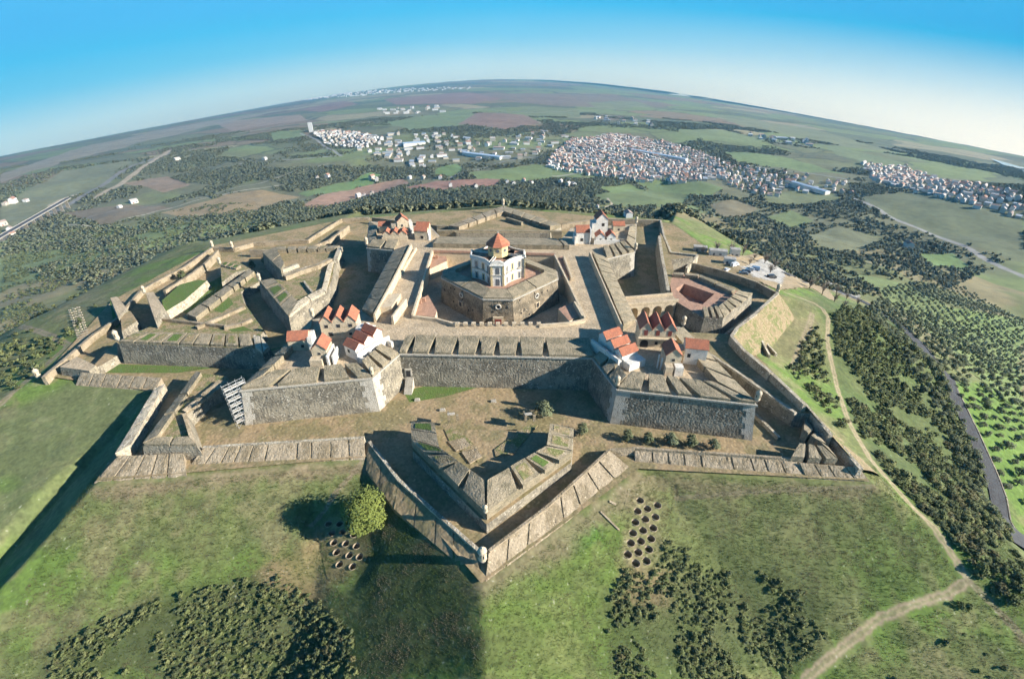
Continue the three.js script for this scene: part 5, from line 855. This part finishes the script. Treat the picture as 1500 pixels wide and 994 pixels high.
  const rest = H.slice(300), mass = (nm, geo, mat, list, label) => { const m = new THREE.InstancedMesh(geo, mat, list.length), d = new THREE.Object3D(); m.name = numbered(nm); m.castShadow = m.receiveShadow = true; list.forEach((q, k) => { d.position.set(q.x, T(q.x, q.z), q.z); d.rotation.y = q.a; d.scale.set(q.s, q.s * (0.8 + 0.45 * hsh(k, 3)), q.s); d.updateMatrix(); m.setMatrixAt(k, d.matrix); }); scene.add(m); tag(m, label, 'houses'); m.userData.kind = 'stuff'; };
  for (let i = 0; i < 3; i++) { const l = rest.filter((_, k) => k % 3 === i); mass('distant_house_walls', gw, wallM[i], l, ['white', 'cream', 'bright white'][i] + ' walls of the further houses of the towns'); mass('distant_house_roofs', gr, roofM[i], l, ['red', 'brown', 'greyish'][i] + ' roofs of the further houses of the towns'); }
  if (S.length > 200) { mass('distant_sheds', sw, wallM[0], S.slice(200), 'pale sheds far out on the plain'); }
  // tower block
  const c = G(456, 193), tb = thing('tower_block', 'lone white tower block at the left end of the town', 'tower block', [c[0], T(...c), c[1]], 0.3);
  obj('wall', boxGeo(-8, -3, -7, 8, 34, 7), wallM[2], tb); obj('roof', boxGeo(-8.3, 34, -7.3, 8.3, 35, 7.3), flatM[0], tb); for (let f = 0; f < 9; f++) for (const x of [-5, -1.7, 1.7, 5]) obj('window', boxGeo(x - 0.9, 2 + f * 3.5, 7, x + 0.9, 3.8 + f * 3.5, 7.1), M.glass, tb);
}
{ // long glass-roofed market hall in the town
  for (const [a, b, w, l] of [[[925, 222], [1005, 240], 14, 'long pale blue roofed hall crossing the dense town'], [[1160, 272], [1212, 285], 16, 'long white barracks-like block below the right-hand suburb'], [[680, 226], [735, 233], 22, 'long white depot at the foot of the town'], [[590, 214], [622, 210], 30, 'wide blue-grey roofed factory hall in the industrial quarter']]) {
    const A = G(...a), B = G(...b), L = Math.hypot(B[0] - A[0], B[1] - A[1]), g = thing('long_hall', l, 'hall', [(A[0] + B[0]) / 2, T((A[0] + B[0]) / 2, (A[1] + B[1]) / 2), (A[1] + B[1]) / 2], Math.atan2(-(B[1] - A[1]), B[0] - A[0]));
    obj('wall', boxGeo(-L / 2, -12, -w / 2, L / 2, 8, w / 2), M.white, g); obj('roof', new Tri().solid([[-L / 2 - 0.5, 8, w / 2 + 0.5], [L / 2 + 0.5, 8, w / 2 + 0.5], [L / 2 + 0.5, 8, -w / 2 - 0.5], [-L / 2 - 0.5, 8, -w / 2 - 0.5]], [[-L / 2, 9, w / 2 + 0.4], [L / 2, 9, w / 2 + 0.4], [L / 2, 10.6, 0], [-L / 2, 10.6, 0]]).geo(), new THREE.MeshStandardMaterial({ color: new THREE.Color(0.42, 0.5, 0.58), roughness: 0.4 }), g);
  }
}
{ // motorway viaduct on the left
  const A = G(-20, 362), B = G(105, 303), L = Math.hypot(B[0] - A[0], B[1] - A[1]), y = Math.max(T(...A), T(...B)) + 4, g = thing('motorway_viaduct', 'long concrete motorway viaduct on piers across the left valley', 'viaduct', [A[0], y, A[1]], Math.atan2(-(B[1] - A[1]), B[0] - A[0]));
  obj('deck', boxGeo(0, -1.4, -6, L, 0, 6), M.dark, g); obj('carriageway', boxGeo(0, 0, -5.2, L, 0.06, 5.2), M.asphalt, g); for (const z of [-6, 5.7]) obj('barrier', boxGeo(0, 0, z, L, 1, z + 0.3), M.gravel, g); for (let k = 0; k < 11; k++) obj('pier', boxGeo(L * (k + 0.5) / 11 - 1, -34, -3, L * (k + 0.5) / 11 + 1, -1.4, 3), M.dark, g);
}
// lakes far out
for (const px of [[[966, 137], [1000, 137.5], [1056, 144], [1040, 146], [1000, 141]], [[1450, 233], [1500, 247], [1500, 253], [1470, 243]]]) { const P = ccw(GL(px)); struct('lake', flatGeo(P, (x, z) => T(x, z) + 4), new THREE.MeshStandardMaterial({ color: new THREE.Color(0.6, 0.65, 0.7), roughness: 0.12, metalness: 0.9 })); }
// dirt track on the right

const TRACK = GL([[1180, 994], [1215, 965], [1290, 905], [1340, 885], [1390, 870], [1418, 850], [1400, 820], [1330, 735], [1275, 672], [1245, 620], [1225, 560], [1212, 500], [1214, 465], [1195, 445], [1150, 428]]);
// ---------- vegetation ----------
const leafMat = (r, g, b) => new THREE.MeshStandardMaterial({ color: new THREE.Color(r, g, b), roughness: 1, side: THREE.DoubleSide });
const barkMat = new THREE.MeshStandardMaterial({ color: new THREE.Color(0.10, 0.075, 0.05), roughness: 1 });
const LM = { olive: leafMat(0.16, 0.18, 0.095), olive2: leafMat(0.145, 0.165, 0.08), shrub: leafMat(0.14, 0.165, 0.058), shrub2: leafMat(0.18, 0.195, 0.075), dark: leafMat(0.105, 0.125, 0.052), bright: leafMat(0.17, 0.205, 0.045), bare: leafMat(0.2, 0.165, 0.13), far: leafMat(0.16, 0.175, 0.095), far2: leafMat(0.18, 0.19, 0.11) };
// crown: clumps of leaf faces spread through an uneven volume
function crown(rx, ry, clumps, per, leaf, lift = 0) {
  const t = new Tri();
  for (let c = 0; c < clumps; c++) {
    const a = rr(0, 6.283), u = rr(-0.55, 1), q = Math.sqrt(1 - u * u) * rr(0.45, 1), cx = Math.cos(a) * q * rx * 0.8, cz = Math.sin(a) * q * rx * 0.8, cy = lift + ry * (0.55 + u * 0.62), cr = rx * rr(0.24, 0.42);
    for (let k = 0; k < per; k++) {
      const b = rr(0, 6.283), v = rr(-1, 1), w = Math.sqrt(1 - v * v), d = cr * Math.cbrt(rr(0.25, 1)), x = cx + Math.cos(b) * w * d, y = Math.max(0.02, cy + v * d * 0.85 + rr(-0.1, 0.1) * ry), z = cz + Math.sin(b) * w * d, s = leaf * rr(0.6, 1.35);
      const n = [Math.cos(b) * w + rr(-0.6, 0.6), v + 0.35 + rr(-0.5, 0.5), Math.sin(b) * w + rr(-0.6, 0.6)], l = Math.hypot(...n) || 1, N = n.map((i) => i / l), h = Math.abs(N[1]) < 0.9 ? [0, 1, 0] : [1, 0, 0];
      let U = [h[1] * N[2] - h[2] * N[1], h[2] * N[0] - h[0] * N[2], h[0] * N[1] - h[1] * N[0]]; const ul = Math.hypot(...U); U = U.map((i) => i / ul); const X = [N[1] * U[2] - N[2] * U[1], N[2] * U[0] - N[0] * U[2], N[0] * U[1] - N[1] * U[0]];
      const P = (p, r) => [x + (U[0] * p + X[0] * r) * s, y + (U[1] * p + X[1] * r) * s, z + (U[2] * p + X[2] * r) * s];
      t.quad(P(-1, -0.3), P(0.1, -0.8), P(1, 0.25), P(-0.2, 0.75));
    }
  }
  // leaves curve and lie at all angles: their mean facing is outwards and up
  for (let k = 0; k < t.p.length; k += 3) { const x = t.p[k] / rx, y = (t.p[k + 1] - lift - ry * 0.35) / ry + 0.35, z = t.p[k + 2] / rx, l = Math.hypot(x, y, z) || 1; const s = (t.n[k] * x + t.n[k + 1] * y + t.n[k + 2] * z) < 0 ? -0.8 : 0.8, a = x / l + t.n[k] * s, b = y / l + t.n[k + 1] * s + 0.3, c = z / l + t.n[k + 2] * s, m = Math.hypot(a, b, c) || 1; t.n[k] = a / m; t.n[k + 1] = b / m; t.n[k + 2] = c / m; }
  return t.geo();
}
function trunkGeo(h, r, limbs, spread) {
  const parts = [new THREE.CylinderGeometry(r * 0.65, r, h, 6, 1).translate(0, h / 2, 0)];
  for (let i = 0; i < limbs; i++) { const a = i / limbs * 6.283 + rr(-0.4, 0.4), L = spread * rr(0.7, 1.1), g = new THREE.CylinderGeometry(r * 0.2, r * 0.5, L, 5, 1).translate(0, L / 2, 0); g.rotateZ(rr(0.5, 0.95)); g.rotateY(a); g.translate(0, h * 0.9, 0); parts.push(g); }
  return mergeGeometries(parts);
}
function proto(kind, variants) { return variants.map(([cg, cm, tg]) => { const g = new THREE.Group(); if (tg) obj('trunk', tg, barkMat, g); obj('crown', cg, cm, g); return g; }); }
function place(p, name, x, z, s, label, category, group, sink = 0.1) {
  const g = p.clone(); g.name = numbered(name); g.position.set(x, T(x, z) - sink, z); g.rotation.y = rr(0, 6.283); g.scale.set(s * rr(0.7, 1.35), s * rr(0.6, 1.1), s * rr(0.7, 1.35)); scene.add(g); return tag(g, label, category, group);
}
// scatter over ground whose picture falls in a photo polygon
function scatter(poly, spacing, keepFn, range) {
  const P = GL(poly), b = bbox(P, 2), out = [];
  for (let z = b[2]; z < b[3]; z += spacing) for (let x = b[0]; x < b[1]; x += spacing) {
    const X = x + rr(-0.48, 0.48) * spacing, Z = z + rr(-0.48, 0.48) * spacing; if (!inPoly(P, X, Z)) continue; if (keepFn && !keepFn(X, Z)) continue; if (TRACK.some((a, i) => i && segDist(X, Z, TRACK[i - 1], a) < 2.6)) continue;
    const q = proj(X, T(X, Z), Z); if (!q || q[0] < -40 || q[0] > 1540 || q[1] > 1040) continue; out.push([X, Z, q[2]]);
  }
  return out;
}
const shrubs = proto('shrub', [[crown(1.25, 1.5, 14, 26, 0.16), LM.shrub], [crown(1.3, 1.3, 13, 26, 0.17), LM.shrub2], [crown(1.2, 1.7, 15, 24, 0.16), LM.dark], [crown(1.4, 1.2, 12, 28, 0.16), leafMat(0.15, 0.14, 0.06)]]);
const olives = proto('olive', [[crown(2.3, 2.5, 26, 34, 0.2, 1.1), LM.olive, trunkGeo(1.7, 0.28, 4, 1.7)], [crown(2.1, 2.2, 24, 34, 0.2, 1.1), LM.olive2, trunkGeo(1.6, 0.26, 4, 1.5)], [crown(2.5, 2.3, 26, 34, 0.21, 1.0), LM.olive, trunkGeo(1.5, 0.3, 5, 1.7)]]);
const groundY = (x, z) => { const f = PITS.find((q) => inPoly(q.ring, x, z)); return f ? f.top(x, z) + 0.1 : T(x, z); };
const instanced = (name, geo, mat, pts, s0, s1, label, category) => {
  const m = new THREE.InstancedMesh(geo, mat, pts.length), d = new THREE.Object3D(); m.name = numbered(name); m.castShadow = m.receiveShadow = true;
  pts.forEach(([x, z], i) => { d.position.set(x, groundY(x, z) - 0.1, z); d.rotation.y = rr(0, 6.283); const s = rr(s0, s1); d.scale.set(s * rr(0.85, 1.15), s * rr(0.8, 1.2), s * rr(0.85, 1.15)); d.updateMatrix(); m.setMatrixAt(i, d.matrix); });
  scene.add(m); tag(m, label, category); m.userData.kind = 'stuff'; return m;
};
const CR = [0, 0];
// large green tree on the front glacis
{
  const c = G(537, 768), g = thing('broad_tree', 'broad bright green tree standing alone on the front glacis', 'tree', [c[0], T(c[0], c[1]) - 0.1, c[1]]);
  g.scale.setScalar(1.22); obj('trunk', trunkGeo(2.6, 0.36, 7, 3), barkMat, g); obj('crown', mergeGeometries([crown(4.6, 5.6, 70, 110, 0.18, 1.9), crown(2.8, 3.4, 30, 100, 0.18, 0).translate(2.2, 1.6, 1.2), crown(2.6, 3.2, 30, 100, 0.18, 0).translate(-2.4, 2.2, -1), crown(2.4, 3, 24, 100, 0.18, 0).translate(-0.8, 1.2, 2.8)]), LM.bright, g);
}
// olive trees along the covered way and in the moat
for (const [x, y, s, l] of [[795, 611, 1.45, 'silvery olive tree standing in the front moat behind the ravelin'], [853, 634, 1.0, 'olive bush at the rear corner of the front ravelin'], [919, 643, 0.95, 'olive bush nearest the ravelin in the row under the right front bastion'], [949, 647, 0.95, 'second olive bush from the ravelin in the row under the bastion'], [981, 651, 1.05, 'middle olive bush in the row under the right front bastion'], [1012, 652, 1.05, 'large olive bush in the row, next to last before the bastion tip'], [1044, 657, 0.9, 'last olive bush in the row toward the right bastion tip']]) {
  const p = W(x, y, -0.3), g = olives[x % 3].clone(); g.name = numbered('olive_tree'); g.position.set(p[0], -0.9, p[1]); g.scale.setScalar(s); scene.add(g); tag(g, l, 'tree');
}
for (const [x, y, s, l] of [[390, 386, 1, 'dark round tree beside the sloping block of the left outworks'], [370, 391, 0.8, 'lower bush left of the dark round tree in the left outworks'], [268, 408, 1, 'dark bush on the far left outer works']]) { const p = W(x, y, 0), g = shrubs[2].clone(); g.name = numbered('dark_tree'); g.position.set(p[0], -0.4, p[1]); g.scale.setScalar(s * 2.1); scene.add(g); tag(g, l, 'tree'); }
// thickets: the shrubs that show largest are things, the rest one mass
const zones = [
  { poly: [[85, 940], [240, 872], [400, 840], [470, 880], [520, 930], [520, 1010], [70, 1010]], sp: 1.0, keep: (x, z) => fbm(x / 9, z / 9, 3) + 0.25 * fbm(x / 2.5, z / 2.5, 2) > 0.49, s: [0.22, 0.8], label: 'dark scrub bush in the thicket below the left glacis', group: 'thicket below the left glacis' },
  { poly: [[895, 870], [960, 770], [1010, 800], [1100, 830], [1220, 890], [1210, 1010], [885, 1010]], sp: 1.05, keep: (x, z) => fbm(x / 8, z / 8 + 30, 3) + 0.25 * fbm(x / 2.5, z / 2.5, 2) > 0.585, s: [0.22, 0.78], label: 'dark scrub bush in the thicket beyond the right-hand pits', group: 'thicket beyond the right pits' },
  { poly: [[1240, 994], [1280, 930], [1420, 880], [1500, 950], [1500, 1010], [1240, 1010]], sp: 2.6, keep: (x, z) => fbm(x / 7, z / 7 + 60, 3) > 0.54, s: [0.4, 0.85], label: 'low scrub bush beyond the bend of the dirt track', group: 'scrub beyond the track bend' },
  { poly: [[1155, 540], [1195, 470], [1212, 500], [1228, 575], [1265, 655], [1240, 640], [1190, 580]], sp: 2.1, keep: (x, z) => fbm(x / 9, z / 9 + 20, 3) > 0.4, s: [0.6, 1.3], label: 'green bush on the bank between dirt track and right crest wall', group: 'bushes inside the dirt track' },
  { poly: [[1218, 470], [1260, 450], [1330, 500], [1400, 600], [1440, 700], [1500, 830], [1500, 900], [1420, 840], [1330, 730], [1270, 655], [1235, 575]], sp: 1.5, keep: (x, z) => fbm(x / 11, z / 11 + 5, 3) + 0.25 * fbm(x / 3, z / 3, 2) > 0.555, s: [0.4, 1.35], label: 'leafy bush on the slope between dirt track and asphalt road', group: 'bushes between track and road' },
  { poly: [[0, 470], [90, 420], [300, 340], [480, 318], [470, 300], [300, 300], [100, 340], [0, 370]], sp: 5, keep: (x, z) => fbm(x / 26, z / 26 + 15, 3) > 0.47, s: [0.8, 1.9], label: 'round grey-green bush on the dry slope beyond the left outworks', group: 'bushes on the dry left slope' },
  { poly: [[0, 590], [60, 545], [150, 440], [60, 440], [0, 470]], sp: 3.2, keep: (x, z) => fbm(x / 16, z / 16 + 45, 3) > 0.46, s: [0.6, 1.3], label: 'bush on the slope under the far left outworks', group: 'bushes under the far left outworks' },
];
{
  const all = []; for (const zn of zones) for (const [x, z, d] of scatter(zn.poly, zn.sp, zn.keep)) all.push({ x, z, s: rr(...zn.s), d, zn });
  all.sort((a, b) => b.s / b.d - a.s / a.d);
  all.slice(0, 300).forEach((q, i) => place(shrubs[i % 4], 'scrub_bush', q.x, q.z, q.s, q.zn.label, 'bush', q.zn.group));
  const rest = all.slice(300), by = [[], [], []]; rest.forEach((q) => by[Math.floor(rnd() * 3)].push(q));
  const sg = crown(1.25, 1.4, 8, 12, 0.3);
  by.forEach((l, i) => { const m = new THREE.InstancedMesh(sg, [LM.shrub, LM.shrub2, LM.dark][i], l.length), d = new THREE.Object3D(); m.name = numbered('scrub'); m.castShadow = m.receiveShadow = true; l.forEach((q, k) => { d.position.set(q.x, T(q.x, q.z) - 0.1, q.z); d.rotation.y = rr(0, 6.283); d.scale.set(q.s * rr(0.7, 1.4), q.s * rr(0.5, 1.05), q.s * rr(0.7, 1.4)); d.updateMatrix(); m.setMatrixAt(k, d.matrix); }); scene.add(m); tag(m, ['mid green', 'pale green', 'dark green'][i] + ' scrub covering the slopes around the fortress', 'scrub'); m.userData.kind = 'stuff'; });
}
// olive groves on the right slope: planted in rows
{
  const pts = []; const P = GL([[1262, 455], [1300, 420], [1380, 400], [1500, 470], [1500, 760], [1455, 690], [1400, 580], [1330, 490]]), b = bbox(P);
  const ca = Math.cos(0.5), sa = Math.sin(0.5);
  for (let i = -160; i < 160; i++) for (let j = -160; j < 160; j++) { const u = i * 7, v = j * 7, x = u * ca - v * sa + rr(-1, 1) + 200, z = u * sa + v * ca + rr(-1, 1) - 200; if (x < b[0] || x > b[1] || z < b[2] || z > b[3] || !inPoly(P, x, z) || rnd() < 0.08) continue; const q = proj(x, T(x, z), z); if (!q || q[0] > 1530) continue; pts.push([x, z, q[2]]); }
  const Q = GL([[1270, 460], [1330, 500], [1400, 600], [1440, 690], [1485, 790], [1460, 790], [1410, 690], [1370, 600], [1310, 510]]), qb = bbox(Q);
  for (let z = qb[2]; z < qb[3]; z += 4.2) for (let x = qb[0]; x < qb[1]; x += 4.2) { const X = x + rr(-1.2, 1.2), Z = z + rr(-1.2, 1.2); if (inPoly(Q, X, Z)) { const q = proj(X, T(X, Z), Z); if (q) pts.push([X, Z, q[2]]); } }
  pts.sort((a, b2) => a[2] - b2[2]);
  pts.slice(0, 290).forEach(([x, z], i) => place(olives[i % 3], 'grove_olive_tree', x, z, rr(0.62, 0.95), 'olive tree of the grove beside the curving asphalt road', 'tree', 'olive grove beside the road'));
  const og = crown(2.2, 2.4, 14, 14, 0.42, 0.9); instanced('olive_grove', og, LM.olive, pts.slice(290), 0.6, 0.95, 'mass of further olive trees on the right-hand slope', 'grove');
}
// woods and groves on the hill sides and the plain
{
  const farG = crown(2.6, 2.6, 9, 6, 1.0, 0.4), A = [], B = [];
  const clear = FAR_AREAS, roads = FAR_LINES; let n = 0;
  for (let k = 0; k < 150000; k++) {
    const az = rr(-0.98, 0.98), r = 130 + 2500 * Math.pow(rnd(), 0.75), x = PC[0] + Math.sin(az) * r, z = PC[1] - Math.cos(az) * r;
    if (x > -165 && x < 150 && z > -345 && z < -60) continue;
    const q = proj(x, T(x, z), z); if (!q || q[0] < -20 || q[0] > 1520 || q[1] < 60) continue;
    let ok = true; for (const a of clear) if (x > a.b[0] && x < a.b[1] && z > a.b[2] && z < a.b[3] && inPoly(a.p, x, z)) { ok = false; break; } if (!ok) continue;
    for (const l of roads) { if (x < l.b[0] || x > l.b[1] || z < l.b[2] || z > l.b[3]) continue; for (let i = 0; i < l.p.length - 1; i++) if (segDist(x, z, l.p[i], l.p[i + 1]) < l.w + 2) { ok = false; break; } } if (!ok) continue;
    if (TOWNS.some((t) => x > t.b[0] && x < t.b[1] && z > t.b[2] && z < t.b[3] && inPoly(t.p, x, z)) && rnd() < 0.72) continue;
    if (inPoly(PARK, x, z) || inPoly(RIGHTNEAR, x, z)) continue;
    const den = r < 900 && q[0] > 380 && q[0] < 960 ? 0.9 : r < 1000 && q[0] >= 960 ? 0.15 + 0.7 * sst(0.4, 0.6, fbm(x / 45, z / 45 + 3, 3)) : r < 900 ? 0.12 + sst(0.36, 0.6, fbm(x / 40, z / 40 + 8, 3)) * 0.7 : r < 1500 ? sst(0.44, 0.58, fbm(x / 120, z / 120 + 8, 3)) : sst(0.5, 0.62, fbm(x / 170 + 4, z / 170, 3)) * 0.9;
    if (rnd() > den) continue; (rnd() < 0.5 ? A : B).push([x, z]);
  }
  instanced('hillside_trees', farG, LM.far, A, 0.7, 1.35, 'dark green trees covering the hillsides behind the fortress', 'woods'); instanced('hillside_trees', farG, LM.far2, B, 0.7, 1.3, 'grey green olive trees covering the hillsides behind the fortress', 'woods');
}
// bare trees by the car park and road
{
  const bg = (() => { const parts = []; for (let i = 0; i < 46; i++) { const L = rr(1.4, 3.2), g = new THREE.CylinderGeometry(0.02, 0.07, L, 3, 1).translate(0, L / 2, 0); g.rotateZ(rr(0.1, 1.0)); g.rotateY(rr(0, 6.283)); g.translate(rr(-0.3, 0.3), rr(1.2, 3), rr(-0.3, 0.3)); parts.push(g); } return mergeGeometries(parts); })();
  const bt = new THREE.Group(); obj('trunk', trunkGeo(2, 0.2, 5, 2.2), barkMat, bt); obj('crown', bg, LM.bare, bt);
  const row = [[1030, 362], [1050, 360], [1070, 362], [1088, 366], [1105, 372], [1120, 378], [1135, 384], [1150, 390], [1165, 394], [1180, 402], [1195, 408], [1210, 414], [1225, 422], [1240, 430], [1255, 440], [1098, 380], [1128, 392], [1186, 414], [1204, 424], [1222, 434], [1236, 442]];
  for (const [x, y] of row) { const c = G(x, y + 8); place(bt, 'bare_tree', c[0], c[1], rr(1.1, 1.6), 'leafless brown tree in the row behind the car park', 'tree', 'leafless trees by the car park'); }
}
// rough grass on the near slopes
{
  const gg = (() => { const t = new Tri(); for (let i = 0; i < 16; i++) { const a = rr(0, 6.283), x = rr(-0.35, 0.35), z = rr(-0.35, 0.35), h = rr(0.07, 0.22), w = 0.035, dx = Math.cos(a), dz = Math.sin(a), lx = rr(-0.14, 0.14), lz = rr(-0.14, 0.14); t.tri([x - dx * w, 0, z - dz * w], [x + dx * w, 0, z + dz * w], [x + lx, h, z + lz]); } for (let k = 0; k < t.n.length; k += 3) { t.n[k] = 0; t.n[k + 1] = 1; t.n[k + 2] = 0; } return t.geo(); })();
  const cols = [leafMat(0.17, 0.19, 0.065), leafMat(0.13, 0.19, 0.04), leafMat(0.26, 0.22, 0.12)], lists = [[], [], []];
  for (let k = 0; k < 90000; k++) { const x = rr(-115, 135), z = rr(-98, -34); const h = T(x, z); if (h > -1.15 || PITS.some((f) => f.C.some((c) => Math.hypot(c[0] - x, c[1] - z) < 1.4))) continue; if (TRACK.some((a, i) => i && segDist(x, z, TRACK[i - 1], a) < 1.6)) continue; const q = proj(x, h, z); if (!q || q[0] < -10 || q[0] > 1510 || q[1] > 1010) continue; const n = fbm(x / 6, z / 6 + 70, 3); lists[n > 0.58 ? 2 : n > 0.47 ? 0 : 1].push([x, z]); }
  lists.forEach((l, i) => instanced('rough_grass', gg, cols[i], l, 0.7, 1.6, ['olive green', 'fresh green', 'straw coloured'][i] + ' grass tufts on the glacis slopes', 'grass'));
}
renderer.render(scene, camera);
